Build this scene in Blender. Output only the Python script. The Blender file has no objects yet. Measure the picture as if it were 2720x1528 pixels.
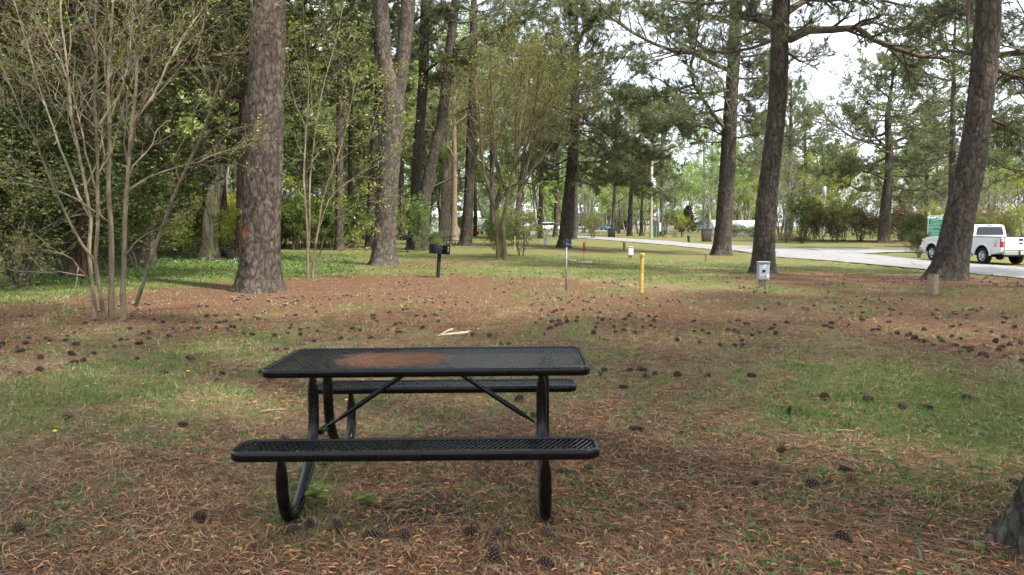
import bpy, bmesh, math
import numpy as np
from mathutils import Vector, Matrix, Quaternion

PI = math.pi
R = math.radians
scene = bpy.context.scene
COL = scene.collection

# ------------------------------------------------------------------ camera
F = 2060.0            # focal length in pixels of the 2720 x 1528 photograph
CAMH = 1.56
PITCH = math.atan((764.0 - 597.0) / F)
cam = bpy.data.cameras.new('camera')
cam.sensor_width = 36.0
cam.lens = F / 2720.0 * 36.0
cam.clip_start = 0.05
cam.clip_end = 3000.0
camo = bpy.data.objects.new('camera', cam)
camo.location = (0, 0, CAMH)
camo.rotation_euler = (PI / 2 - PITCH, 0, 0)
COL.objects.link(camo)
scene.camera = camo

# ------------------------------------------------------------------ light
SUN_EL, SUN_ROT = R(54), R(128)
world = bpy.data.worlds.new('World')
scene.world = world
world.use_nodes = True
wn = world.node_tree
wn.nodes.clear()
wo = wn.nodes.new('ShaderNodeOutputWorld')
wb = wn.nodes.new('ShaderNodeBackground')
wb.inputs['Strength'].default_value = 0.13
sky = wn.nodes.new('ShaderNodeTexSky')
sky.sky_type = 'NISHITA'
sky.sun_disc = False
sky.sun_elevation = SUN_EL
sky.sun_rotation = SUN_ROT
sky.air_density = 1.0
sky.dust_density = 1.6
# thin bright high cloud over the whole sky
wt = wn.nodes.new('ShaderNodeTexCoord')
wno = wn.nodes.new('ShaderNodeTexNoise')
wno.inputs['Scale'].default_value = 2.6
wno.inputs['Detail'].default_value = 6.0
wno.inputs['Roughness'].default_value = 0.55
wr = wn.nodes.new('ShaderNodeMapRange')
wr.inputs['From Min'].default_value = 0.30
wr.inputs['From Max'].default_value = 0.62
wr.inputs['To Min'].default_value = 0.50
wr.inputs['To Max'].default_value = 0.95
wm = wn.nodes.new('ShaderNodeMix')
wm.data_type = 'RGBA'
wm.inputs[7].default_value = (7.6, 8.2, 9.0, 1)
wn.links.new(wt.outputs['Generated'], wno.inputs['Vector'])
wn.links.new(wno.outputs['Fac'], wr.inputs['Value'])
wn.links.new(wr.outputs['Result'], wm.inputs[0])
wn.links.new(sky.outputs[0], wm.inputs[6])
wn.links.new(wm.outputs[2], wb.inputs['Color'])
wn.links.new(wb.outputs[0], wo.inputs['Surface'])

sd = Vector((math.sin(SUN_ROT) * math.cos(SUN_EL), math.cos(SUN_ROT) * math.cos(SUN_EL), math.sin(SUN_EL)))
sl = bpy.data.lights.new('sun', 'SUN')
sl.energy = 4.7
sl.angle = R(3.0)
sl.color = (1.0, 0.95, 0.86)
slo = bpy.data.objects.new('sun', sl)
slo.rotation_euler = sd.to_track_quat('Z', 'Y').to_euler()
slo.location = (30, -30, 60)
COL.objects.link(slo)

scene.view_settings.view_transform = 'Standard'
scene.view_settings.look = 'None'
scene.view_settings.gamma = 1.0
scene.view_settings.use_curve_mapping = False
scene.view_settings.exposure = 1.02
scene.render.engine = 'CYCLES'
scene.cycles.max_bounces = 5
scene.cycles.use_adaptive_sampling = True
scene.cycles.adaptive_threshold = 0.03
scene.cycles.diffuse_bounces = 3
scene.cycles.transmission_bounces = 4
scene.cycles.use_denoising = True

# ------------------------------------------------------------------ numpy helpers
def hash2(ix, iy, s=0):
    h = (ix.astype(np.int64) * 374761393 + iy.astype(np.int64) * 668265263 + s * 974711) & 0x7fffffff
    h = ((h ^ (h >> 13)) * 1274126177) & 0x7fffffff
    return ((h ^ (h >> 16)) & 0xffffff) / float(0xffffff)

def vnoise(x, y, s=0):
    x = np.asarray(x, float); y = np.asarray(y, float)
    ix = np.floor(x); iy = np.floor(y)
    fx = x - ix; fy = y - iy
    fx = fx * fx * (3 - 2 * fx); fy = fy * fy * (3 - 2 * fy)
    ix = ix.astype(np.int64); iy = iy.astype(np.int64)
    a = hash2(ix, iy, s); b = hash2(ix + 1, iy, s); c = hash2(ix, iy + 1, s); d = hash2(ix + 1, iy + 1, s)
    return (a * (1 - fx) + b * fx) * (1 - fy) + (c * (1 - fx) + d * fx) * fy

def fbm(x, y, s=0, o=3):
    t = 0; a = 1.0; n = 0
    for i in range(o):
        t = t + a * vnoise(x * 2 ** i, y * 2 ** i, s + i * 17); n += a; a *= 0.5
    return t / n

def sstep(a, b, x):
    t = np.clip((np.asarray(x, float) - a) / (b - a), 0, 1)
    return t * t * (3 - 2 * t)

def terr(x, y):
    x = np.asarray(x, float); y = np.asarray(y, float)
    dip = -0.41 * sstep(18, 36, y) * sstep(-2, 12, x) * (1 - sstep(55, 95, y))
    r = np.hypot(x, y)
    b = (fbm(x * 0.45, y * 0.45, 5, 2) - 0.5) * 0.06 * (1 - sstep(14, 30, r))
    return dip + b

def norm(v):
    return v / np.maximum(np.linalg.norm(v, axis=-1, keepdims=True), 1e-9)

CP, SP = math.cos(PITCH), math.sin(PITCH)

def ray(u, v):
    dx = (u - 1360.0) / F
    up = (764.0 - v) / F
    return np.array([dx, CP + up * SP, -SP + up * CP])

def G(u, v):
    """ground point seen at photograph pixel (u, v)"""
    d = ray(u, v)
    t = CAMH / max(-d[2], 1e-4)
    for _ in range(30):
        z = float(terr(d[0] * t, d[1] * t))
        t = 0.5 * t + 0.5 * (CAMH - z) / max(-d[2], 1e-4)
    return np.array([d[0] * t, d[1] * t, float(terr(d[0] * t, d[1] * t))])

def W(u, v, y):
    """point at depth y along the sight line of pixel (u, v)"""
    d = ray(u, v)
    t = y / d[1]
    return np.array([d[0] * t, y, CAMH + d[2] * t])

def spline(pts, n):
    p = np.asarray(pts, float)
    if len(p) == 2:
        t = np.linspace(0, 1, n)[:, None]
        return p[0] * (1 - t) + p[1] * t
    seg = np.linalg.norm(np.diff(p[:, :3], axis=0), axis=1)
    s = np.concatenate([[0], np.cumsum(seg)])
    m = np.zeros_like(p)
    m[1:-1] = (p[2:] - p[:-2]) / (s[2:] - s[:-2])[:, None]
    m[0] = (p[1] - p[0]) / seg[0]; m[-1] = (p[-1] - p[-2]) / seg[-1]
    q = np.linspace(0, s[-1], n)
    i = np.clip(np.searchsorted(s, q, side='right') - 1, 0, len(p) - 2)
    h = (s[i + 1] - s[i])[:, None]; t = ((q - s[i])[:, None]) / h
    return ((2 * t ** 3 - 3 * t ** 2 + 1) * p[i] + (t ** 3 - 2 * t ** 2 + t) * h * m[i]
            + (-2 * t ** 3 + 3 * t ** 2) * p[i + 1] + (t ** 3 - t ** 2) * h * m[i + 1])

# ------------------------------------------------------------------ mesh builder
class MB:
    def __init__(s):
        s.V = []; s.T = []; s.Fs = []; s.n = 0
    def add(s, v, f, m=0, tint=0.5):
        v = np.asarray(v, float).reshape(-1, 3); f = np.asarray(f, np.int64)
        s.V.append(v)
        s.T.append(np.broadcast_to(np.asarray(tint, float), (len(v),)).copy())
        s.Fs.append((f + s.n, m)); s.n += len(v)
        return s
    def ntri(s):
        return sum(len(f) * (f.shape[1] - 2) for f, _ in s.Fs)
    def mesh(s, name, mats, smooth=False):
        me = bpy.data.meshes.new(name)
        V = np.concatenate(s.V); T = np.concatenate(s.T)
        loops = np.concatenate([f.ravel() for f, _ in s.Fs])
        tot = np.concatenate([np.full(len(f), f.shape[1]) for f, _ in s.Fs])
        mi = np.concatenate([np.full(len(f), m) for f, m in s.Fs])
        st = np.concatenate([[0], np.cumsum(tot)[:-1]])
        me.vertices.add(len(V)); me.vertices.foreach_set('co', V.astype(np.float32).ravel())
        me.loops.add(len(loops)); me.loops.foreach_set('vertex_index', loops.astype(np.int32))
        me.polygons.add(len(tot)); me.polygons.foreach_set('loop_start', st.astype(np.int32))
        me.polygons.foreach_set('loop_total', tot.astype(np.int32))
        for m in (mats if isinstance(mats, (list, tuple)) else [mats]):
            me.materials.append(m)
        me.polygons.foreach_set('material_index', mi.astype(np.int32))
        me.polygons.foreach_set('use_smooth', np.full(len(tot), bool(smooth)))
        a = me.attributes.new('tint', 'FLOAT', 'POINT')
        a.data.foreach_set('value', T.astype(np.float32))
        me.update(calc_edges=True)
        return me
    def build(s, name, mats, parent=None, smooth=False):
        return link(name, s.mesh(name, mats, smooth), parent)

def link(name, data, parent=None, loc=None, rot=None, scale=None):
    o = bpy.data.objects.new(name, data)
    COL.objects.link(o)
    if parent is not None: o.parent = parent
    if loc is not None: o.location = loc
    if rot is not None: o.rotation_euler = rot
    if scale is not None: o.scale = scale if hasattr(scale, '__len__') else (scale,) * 3
    return o

def tag(o, label=None, cat=None, group=None, kind=None):
    if label: o['label'] = label
    if cat: o['category'] = cat
    if group: o['group'] = group
    if kind: o['kind'] = kind
    return o

def thing(name, label, cat, loc=(0, 0, 0), rz=0.0, group=None):
    e = link(name, None, None, [float(c) for c in loc], (0, 0, rz))
    e.empty_display_size = 0.1
    return tag(e, label, cat, group)

def copy_tree(o, parent=None):
    c = o.copy(); COL.objects.link(c); c.parent = parent
    for ch in list(o.children): copy_tree(ch, c)
    return c

CUBE_F = np.array([[0, 1, 3, 2], [4, 6, 7, 5], [0, 4, 5, 1], [2, 3, 7, 6], [0, 2, 6, 4], [1, 5, 7, 3]])

def rotm(rx=0, ry=0, rz=0):
    return np.array(Matrix.Rotation(rz, 3, 'Z') @ Matrix.Rotation(ry, 3, 'Y') @ Matrix.Rotation(rx, 3, 'X'))

def box(mb, c, s, rot=None, m=0, tint=0.5, bev=0.0):
    c = np.asarray(c, float); h = np.asarray(s, float) / 2
    if bev <= 0:
        v = np.array([[i, j, k] for i in (-1, 1) for j in (-1, 1) for k in (-1, 1)], float) * h
        if rot is not None: v = v @ np.asarray(rot).T
        mb.add(v + c, CUBE_F, m, tint); return mb
    b = min(bev, h.min() * 0.9)
    v = []; idx = {}
    for i in (-1, 1):
        for j in (-1, 1):
            for k in (-1, 1):
                for ax in range(3):
                    p = np.array([i, j, k], float) * (h - b)
                    p[ax] = (i, j, k)[ax] * h[ax]
                    idx[(i, j, k, ax)] = len(v); v.append(p)
    v = np.array(v)
    q = []; t = []
    for ax in range(3):
        o1, o2 = [a for a in range(3) if a != ax]
        for sg in (-1, 1):
            ring = []
            for a, bb in ((-1, -1), (1, -1), (1, 1), (-1, 1)):
                s3 = [0, 0, 0]; s3[ax] = sg; s3[o1] = a; s3[o2] = bb
                ring.append(idx[(*s3, ax)])
            flip = (sg < 0) ^ (ax == 1)
            q.append(ring[::-1] if flip else ring)
    for ax in range(3):
        o1, o2 = [a for a in range(3) if a != ax]
        for a in (-1, 1):
            for bb in (-1, 1):
                s0 = [0, 0, 0]; s1 = [0, 0, 0]
                s0[ax] = -1; s1[ax] = 1
                for s3 in (s0, s1): s3[o1] = a; s3[o2] = bb
                q.append([idx[(*s0, o1)], idx[(*s1, o1)], idx[(*s1, o2)], idx[(*s0, o2)]])
    for i in (-1, 1):
        for j in (-1, 1):
            for k in (-1, 1):
                t.append([idx[(i, j, k, 0)], idx[(i, j, k, 1)], idx[(i, j, k, 2)]])
    if rot is not None: v = v @ np.asarray(rot).T
    n0 = mb.n
    mb.add(v + c, np.array(q), m, tint)
    mb.Fs.append((np.array(t) + n0, m))
    return mb

def tubes(mb, paths, rad, sides=5, m=0, tint=0.5, cap=False):
    """paths (n,k,3), rad (n,k)"""
    paths = np.asarray(paths, float); rad = np.asarray(rad, float)
    if paths.ndim == 2: paths = paths[None]; rad = rad[None]
    n, k, _ = paths.shape
    if n == 0: return mb
    t = np.gradient(paths, axis=1); t = norm(t)
    mean = norm(paths[:, -1] - paths[:, 0])
    ref = np.where(np.abs(mean[:, 2:3]) > 0.75, np.array([[1.0, 0.05, 0]]), np.array([[0.0, 0.05, 1.0]]))
    u = norm(np.cross(t, ref[:, None, :])); w = np.cross(t, u)
    a = np.arange(sides) * 2 * PI / sides
    ring = u[:, :, None, :] * np.cos(a)[None, None, :, None] + w[:, :, None, :] * np.sin(a)[None, None, :, None]
    v = paths[:, :, None, :] + ring * rad[:, :, None, None]
    base = (np.arange(n) * k * sides)[:, None, None] + (np.arange(k - 1) * sides)[None, :, None]
    j = np.arange(sides)[None, None, :]; j2 = (j + 1) % sides
    f = np.stack([base + j, base + j2, base + sides + j2, base + sides + j], -1).reshape(-1, 4)
    tt = np.asarray(tint, float)
    if tt.ndim == 1 and len(tt) == n: tt = np.repeat(tt, k * sides)
    n0 = mb.n
    mb.add(v.reshape(-1, 3), f, m, tt)
    if cap and sides in (3, 4, 6, 8, 10, 12, 16, 20):
        for e in (0, k - 1):
            c = (np.arange(n) * k * sides)[:, None] + e * sides + np.arange(sides)[None]
            if e == 0: c = c[:, ::-1]
            mb.Fs.append((c + n0, m))
    return mb

def cyl(mb, p0, p1, r0, r1=None, sides=12, m=0, tint=0.5):
    r1 = r0 if r1 is None else r1
    return tubes(mb, np.array([[p0, p1]], float), np.array([[r0, r1]], float), sides, m, tint, cap=True)

def lathe(mb, prof, c=(0, 0, 0), sides=16, m=0, axis='z', tint=0.5):
    prof = np.asarray(prof, float); k = len(prof)
    a = np.arange(sides) * 2 * PI / sides
    v = np.zeros((k, sides, 3))
    v[..., 0] = prof[:, 0:1] * np.cos(a); v[..., 1] = prof[:, 0:1] * np.sin(a); v[..., 2] = prof[:, 1:2]
    if axis == 'y': v = v[..., [0, 2, 1]] * np.array([1, 1, -1])
    if axis == 'x': v = v[..., [2, 1, 0]] * np.array([1, 1, -1])
    i = np.arange(k - 1)[:, None] * sides; j = np.arange(sides)[None]; j2 = (j + 1) % sides
    f = np.stack([i + j, i + j2, i + sides + j2, i + sides + j], -1).reshape(-1, 4)
    return mb.add(v.reshape(-1, 3) + np.asarray(c, float), f, m, tint)

def prism(name, poly, y0, y1, mats, parent=None, bevel=0.0, seg=2, smooth=True, fix=None):
    """2D outline (x, z) extruded along y; optional vertex edit"""
    bm = bmesh.new()
    a = [bm.verts.new((p[0], y0, p[1])) for p in poly]
    b = [bm.verts.new((p[0], y1, p[1])) for p in poly]
    n = len(poly)
    bm.faces.new(a[::-1] if True else a); bm.faces.new(b)
    for i in range(n):
        bm.faces.new((a[i], a[(i + 1) % n], b[(i + 1) % n], b[i]))
    if fix:
        for v in bm.verts: v.co = fix(v.co.copy())
    bmesh.ops.recalc_face_normals(bm, faces=bm.faces)
    if bevel > 0:
        es = [e for e in bm.edges if e.calc_face_angle(0) > 0.5]
        bmesh.ops.bevel(bm, geom=es, offset=bevel, segments=seg, affect='EDGES', profile=0.5, clamp_overlap=True)
    if smooth:
        for f in bm.faces: f.smooth = True
    me = bpy.data.meshes.new(name)
    bm.to_mesh(me); bm.free()
    for m in (mats if isinstance(mats, (list, tuple)) else [mats]): me.materials.append(m)
    try:
        me.set_sharp_from_angle(angle=R(32))
    except Exception:
        pass
    return link(name, me, parent)

# ------------------------------------------------------------------ materials
class N:
    def __init__(s, name):
        s.m = bpy.data.materials.new(name); s.m.use_nodes = True
        s.t = s.m.node_tree; s.t.nodes.clear()
        s.out = s.t.nodes.new('ShaderNodeOutputMaterial')
    def n(s, typ, **kw):
        nd = s.t.nodes.new(typ)
        for k, v in kw.items():
            if hasattr(nd, k): setattr(nd, k, v)
        return nd
    def l(s, a, b): s.t.links.new(a, b)
    def val(s, sock, v):
        if hasattr(v, 'is_linked') or isinstance(v, bpy.types.NodeSocket): s.l(v, sock)
        else: sock.default_value = v
    def attr(s, name):
        a = s.n('ShaderNodeAttribute'); a.attribute_name = name; return a.outputs['Fac']
    def coord(s, kind='Object', scale=(1, 1, 1)):
        c = s.n('ShaderNodeTexCoord'); mp = s.n('ShaderNodeMapping')
        mp.inputs['Scale'].default_value = scale
        s.l(c.outputs[kind], mp.inputs['Vector']); return mp.outputs[0]
    def noise(s, vec, scale, detail=4, rough=0.55):
        t = s.n('ShaderNodeTexNoise')
        t.inputs['Scale'].default_value = scale; t.inputs['Detail'].default_value = detail
        t.inputs['Roughness'].default_value = rough
        if vec is not None: s.l(vec, t.inputs['Vector'])
        return t.outputs['Fac']
    def rng(s, v, a, b, c=0.0, d=1.0):
        r = s.n('ShaderNodeMapRange'); s.val(r.inputs['Value'], v)
        for k, x in zip(('From Min', 'From Max', 'To Min', 'To Max'), (a, b, c, d)): s.val(r.inputs[k], x)
        return r.outputs[0]
    def mix(s, f, a, b):
        x = s.n('ShaderNodeMix'); x.data_type = 'RGBA'
        s.val(x.inputs[0], f)
        for sock, v in ((x.inputs[6], a), (x.inputs[7], b)):
            if isinstance(v, bpy.types.NodeSocket): s.l(v, sock)
            else: sock.default_value = (*v[:3], 1)
        return x.outputs[2]
    def math(s, op, a, b=0.0):
        x = s.n('ShaderNodeMath'); x.operation = op
        s.val(x.inputs[0], a); s.val(x.inputs[1], b); return x.outputs[0]
    def bump(s, h, strength=0.4, dist=0.02):
        b = s.n('ShaderNodeBump'); b.inputs['Strength'].default_value = strength
        b.inputs['Distance'].default_value = dist; s.l(h, b.inputs['Height']); return b.outputs[0]
    def bsdf(s, col, rough=0.7, metal=0.0, spec=0.4, normal=None, coat=0.0):
        p = s.n('ShaderNodeBsdfPrincipled')
        if isinstance(col, bpy.types.NodeSocket): s.l(col, p.inputs['Base Color'])
        else: p.inputs['Base Color'].default_value = (*col[:3], 1)
        s.val(p.inputs['Roughness'], rough); p.inputs['Metallic'].default_value = metal
        p.inputs['Specular IOR Level'].default_value = spec
        p.inputs['Coat Weight'].default_value = coat
        if normal is not None: s.l(normal, p.inputs['Normal'])
        s.l(p.outputs[0], s.out.inputs['Surface']); return p
    def leaf(s, col, trans=0.35, gloss=0.05):
        d = s.n('ShaderNodeBsdfDiffuse'); t = s.n('ShaderNodeBsdfTranslucent'); mx = s.n('ShaderNodeMixShader')
        s.l(col, d.inputs['Color']); s.l(col, t.inputs['Color']); mx.inputs[0].default_value = trans
        s.l(d.outputs[0], mx.inputs[1]); s.l(t.outputs[0], mx.inputs[2])
        g = s.n('ShaderNodeBsdfGlossy'); g.inputs['Roughness'].default_value = 0.45
        g.inputs['Color'].default_value = (0.8, 0.85, 0.9, 1)
        m2 = s.n('ShaderNodeMixShader'); m2.inputs[0].default_value = gloss
        s.l(mx.outputs[0], m2.inputs[1]); s.l(g.outputs[0], m2.inputs[2])
        s.l(m2.outputs[0], s.out.inputs['Surface'])

def plain(name, col, rough=0.6, metal=0.0, spec=0.4, var=0.12, scale=8.0, bump=0.0, coat=0.0):
    n = N(name)
    v = n.noise(n.coord('Object'), scale, 5)
    lo = tuple(c * (1 - var) for c in col); hi = tuple(min(1, c * (1 + var)) for c in col)
    c = n.mix(n.rng(v, 0.3, 0.7), lo, hi)
    nr = n.bump(v, bump, 0.01) if bump > 0 else None
    n.bsdf(c, rough, metal, spec, nr, coat)
    return n.m

def leafmat(name, lo, hi, trans=0.35, gloss=0.04, brown=None, bfrac=0.06):
    n = N(name)
    t = n.attr('tint')
    oi = n.n('ShaderNodeObjectInfo')
    tt = n.math('ADD', n.math('MULTIPLY', t, 0.8), n.math('MULTIPLY', oi.outputs['Random'], 0.2))
    c = n.mix(tt, lo, hi)
    if brown:
        c = n.mix(n.math('LESS_THAN', t, bfrac), c, brown)
    n.leaf(c, trans, gloss)
    return n.m

def barkmat(name, crack, plate, plate2, sx=9.0, sz=4.5, disp=True, moss=None, scrape=False):
    n = N(name)
    co = n.coord('Object', (sx, sx, sz))
    big = n.noise(n.coord('Object', (1, 1, 0.6)), 1.3, 3)
    fine = n.noise(n.coord('Object', (1, 1, 0.35)), 38, 6, 0.65)
    vo = n.n('ShaderNodeTexVoronoi'); vo.feature = 'DISTANCE_TO_EDGE'
    wob = n.n('ShaderNodeMix'); wob.data_type = 'VECTOR'
    nz = n.n('ShaderNodeTexNoise'); nz.inputs['Scale'].default_value = 2.5
    n.l(co, nz.inputs['Vector'])
    wob.inputs[0].default_value = 0.42
    n.l(co, wob.inputs[4]); n.l(nz.outputs['Color'], wob.inputs[5])
    n.l(wob.outputs[1], vo.inputs['Vector']); vo.inputs['Scale'].default_value = 1.0
    streak = n.noise(n.coord('Object', (26, 26, 3.2)), 1.0, 5, 0.7)
    edge = n.rng(n.math('ADD', vo.outputs['Distance'], n.math('MULTIPLY', n.math('SUBTRACT', streak, 0.45), 0.42)), 0.0, 0.17)
    if disp:
        edge = n.math('MULTIPLY', n.rng(edge, 0, 1, 0.25, 1.0), n.rng(n.attr('tint'), 0.0, 0.9, 0.55, 1.0))
    p = n.mix(n.rng(big, 0.35, 0.65), plate, plate2)
    p = n.mix(n.rng(fine, 0.34, 0.66), tuple(c * 0.5 for c in plate), p)
    vc = n.n('ShaderNodeTexVoronoi'); n.l(wob.outputs[1], vc.inputs['Vector']); vc.inputs['Scale'].default_value = 1.0
    p = n.mix(n.math('MULTIPLY', vc.outputs['Color'], 0.42), p, tuple(min(1, c * 1.7) for c in plate2))
    c = n.mix(edge, crack, p)
    if moss:
        c = n.mix(n.rng(n.noise(n.coord('Object'), 3.1, 4), 0.56, 0.7, 0, 0.55), c, moss)
    if scrape:
        sp = n.n('ShaderNodeSeparateXYZ'); n.l(n.coord('Object'), sp.inputs[0])
        ex = n.math('MULTIPLY', n.math('SUBTRACT', sp.outputs[0], -0.20), 5.5); ez = n.math('MULTIPLY', n.math('SUBTRACT', sp.outputs[2], 1.38), 3.4)
        dd = n.math('ADD', n.math('SQRT', n.math('ADD', n.math('MULTIPLY', ex, ex), n.math('MULTIPLY', ez, ez))), n.math('MULTIPLY', n.math('SUBTRACT', n.noise(n.coord('Object'), 13, 4), 0.5), 3.2))
        front = n.math('LESS_THAN', sp.outputs[1], 0.0)
        c = n.mix(n.math('MULTIPLY', n.rng(dd, 0.2, 0.75, 0.8, 0.0), front), c, (0.17, 0.06, 0.026))
    h = n.math('ADD', edge, n.math('MULTIPLY', fine, 0.5))
    n.bsdf(c, 0.9, 0, 0.15, n.bump(h, 0.8, 0.02))
    return n.m

MAT = {}
MAT['pine_bark'] = barkmat('pine_bark', (0.021, 0.017, 0.014), (0.068, 0.054, 0.043), (0.108, 0.09, 0.074), 13, 4.2)
MAT['pine_bark_scraped'] = barkmat('pine_bark_scraped', (0.022, 0.017, 0.014), (0.078, 0.060, 0.047), (0.125, 0.102, 0.083), 13, 4.2, True, None, True)
MAT['pine_bark_pale'] = barkmat('pine_bark_pale', (0.032, 0.027, 0.022), (0.092, 0.076, 0.062), (0.150, 0.127, 0.104), 14, 5.0)
MAT['pine_bark_far'] = barkmat('pine_bark_far', (0.034, 0.028, 0.024), (0.08, 0.064, 0.053), (0.11, 0.09, 0.076), 7, 3.2, False)
MAT['root_bark'] = barkmat('root_bark', (0.014, 0.011, 0.009), (0.06, 0.049, 0.039), (0.10, 0.086, 0.07), 34, 13, True, (0.10, 0.115, 0.08))
MAT['pale_bark'] = barkmat('pale_bark', (0.11, 0.09, 0.07), (0.30, 0.25, 0.20), (0.42, 0.36, 0.29), 10, 1.2, False)
MAT['grey_bark'] = barkmat('grey_bark', (0.16, 0.15, 0.13), (0.30, 0.29, 0.26), (0.36, 0.35, 0.31), 5, 2, False)
MAT['cedar_bark'] = barkmat('cedar_bark', (0.035, 0.022, 0.017), (0.10, 0.06, 0.045), (0.13, 0.085, 0.065), 11, 1.0, False)
MAT['limb'] = plain('limb_bark', (0.115, 0.09, 0.075), 0.9, 0, 0.1, 0.4, 14, 0.3)
MAT['twig'] = plain('twig_bark', (0.13, 0.105, 0.085), 0.9, 0, 0.1, 0.3, 9)
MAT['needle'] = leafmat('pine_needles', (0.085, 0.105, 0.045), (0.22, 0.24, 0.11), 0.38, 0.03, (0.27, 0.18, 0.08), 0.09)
MAT['needle_far_hazed'] = leafmat('pine_needles_far_hazed', (0.115, 0.14, 0.06), (0.26, 0.29, 0.13), 0.42, 0.02, (0.26, 0.19, 0.09), 0.05)  # distance haze put into the colour: paler than the near needles
MAT['cedar_leaf'] = leafmat('cedar_leaf', (0.035, 0.048, 0.016), (0.115, 0.13, 0.04), 0.3, 0.015)
MAT['spring'] = leafmat('spring_leaf', (0.17, 0.25, 0.05), (0.36, 0.45, 0.14), 0.5, 0.03)
MAT['lime'] = leafmat('lime_leaf', (0.22, 0.25, 0.03), (0.42, 0.42, 0.08), 0.45, 0.03)
MAT['myrtle_leaf'] = leafmat('myrtle_leaf', (0.17, 0.18, 0.025), (0.30, 0.31, 0.05), 0.45, 0.04)
MAT['olive'] = leafmat('olive_leaf', (0.13, 0.14, 0.035), (0.27, 0.27, 0.085), 0.45, 0.03)
MAT['green'] = leafmat('green_leaf', (0.085, 0.13, 0.03), (0.20, 0.27, 0.07), 0.42, 0.02)
MAT['ivy'] = leafmat('ivy_leaf', (0.07, 0.14, 0.03), (0.18, 0.28, 0.07), 0.4, 0.02)
MAT['dark_green'] = leafmat('dark_leaf', (0.03, 0.042, 0.014), (0.08, 0.10, 0.03), 0.25, 0.01)
MAT['russet'] = leafmat('russet_leaf', (0.11, 0.075, 0.04), (0.24, 0.17, 0.085), 0.35, 0.03)
MAT['myrtle_bark'] = barkmat('myrtle_bark', (0.13, 0.11, 0.07), (0.215, 0.19, 0.12), (0.26, 0.20, 0.135), 6, 1.6, False, (0.31, 0.31, 0.25))
MAT['umbrella_leaf'] = leafmat('umbrella_leaf', (0.14, 0.155, 0.03), (0.28, 0.30, 0.06), 0.45, 0.02)
MAT['umbrella_bark'] = plain('umbrella_bark', (0.155, 0.12, 0.075), 0.85, 0, 0.15, 0.3, 4)
MAT['myrtle_bark_dim'] = plain('myrtle_bark_dim', (0.20, 0.15, 0.10), 0.85, 0, 0.15, 0.35, 4)

# ------------------------------------------------------------------ setting: ground, road
def near_pts(px):
    return np.array([G(u, v) for u, v in px])

ROAD_NEAR = near_pts([(2800, 750), (2720, 741), (2560, 725), (2469, 717), (2250, 697), (2056, 682), (1999, 672), (1860, 660),
                      (1780, 652), (1650, 641), (1531, 632.5), (1468, 625.5), (1400, 623.5), (1330, 622)])
ROAD_FAR = near_pts([(2800, 719), (2720, 711), (2600, 701), (2465, 690), (2299, 675.5), (2150, 661), (2056, 656), (1860, 648),
                     (1780, 640.6), (1650, 633), (1531, 626), (1468, 618), (1400, 615), (1330, 613.5)])
SIDE_LOW = near_pts([(2190, 668), (2250, 673), (2290, 675), (2330, 672.5), (2400, 670.5), (2520, 670.5), (2680, 672)])
SIDE_UP = near_pts([(2120, 659.6), (2180, 660.3), (2250, 661), (2330, 661.8), (2420, 662.5), (2540, 663), (2720, 663)])

def to_src(p):
    p = np.asarray(p, float)
    x = p[..., 0]; y = p[..., 1]; z = p[..., 2] - CAMH
    d = y * CP - z * SP; up = y * SP + z * CP
    d = np.maximum(d, 1e-3)
    return 1360 + F * x / d, 764 - F * up / d

def inside(poly, x, y):
    x = np.asarray(x, float); y = np.asarray(y, float)
    r = np.zeros(x.shape, bool); n = len(poly)
    for i in range(n):
        x0, y0 = poly[i][:2]; x1, y1 = poly[(i + 1) % n][:2]
        if y0 == y1: continue
        c = ((y0 > y) != (y1 > y)) & (x < (x1 - x0) * (y - y0) / (y1 - y0) + x0)
        r ^= c
    return r

ROAD_POLY = np.concatenate([ROAD_NEAR, ROAD_FAR[::-1]])
SIDE_POLY = np.concatenate([SIDE_LOW, SIDE_UP[::-1]])

STRAW_SPOTS = []   # (x, y, radius) pools of pine straw under trunks, filled from tree bases
for (u, v, r) in [(690, 770, 4.2), (1018, 702, 5.0), (1236, 652, 4.0), (1498, 658, 3.5), (1916, 677, 2.2), (2027, 724, 3.6),
                  (2513, 741, 4.2), (2347, 644, 7.0), (1100, 745, 3.0), (1180, 632, 5), (850, 760, 3.4), (2250, 745, 3.4), (480, 770, 3.0)]:
    g = G(u, v); STRAW_SPOTS.append((g[0], g[1], r))
GREEN_SPOTS = []
for (u, v, r, a) in [(250, 1020, 1.4, 0.3), (420, 960, 1.6, 0.2), (120, 1100, 0.9, 0.2), (2600, 1130, 1.2, 0.2), (2350, 1060, 1.3, .25), (1230, 720, 3.2, 0.35),
                     (560, 720, 5, 0.55), (350, 745, 4, 0.7), (80, 770, 3, 0.6), (2100, 650, 8, 0.3), (1750, 700, 4, 0.35), (2390, 1010, 1.0, 0.25),
                     (1350, 1350, 0.35, 0.2), (820, 1340, 0.35, 0.3), (1330, 980, 0.9, 0.25), (2020, 760, 1.5, 0.2), (1650, 1060, 1.1, .2)]:
    g = G(u, v); GREEN_SPOTS.append((g[0], g[1], r, a))

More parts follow.
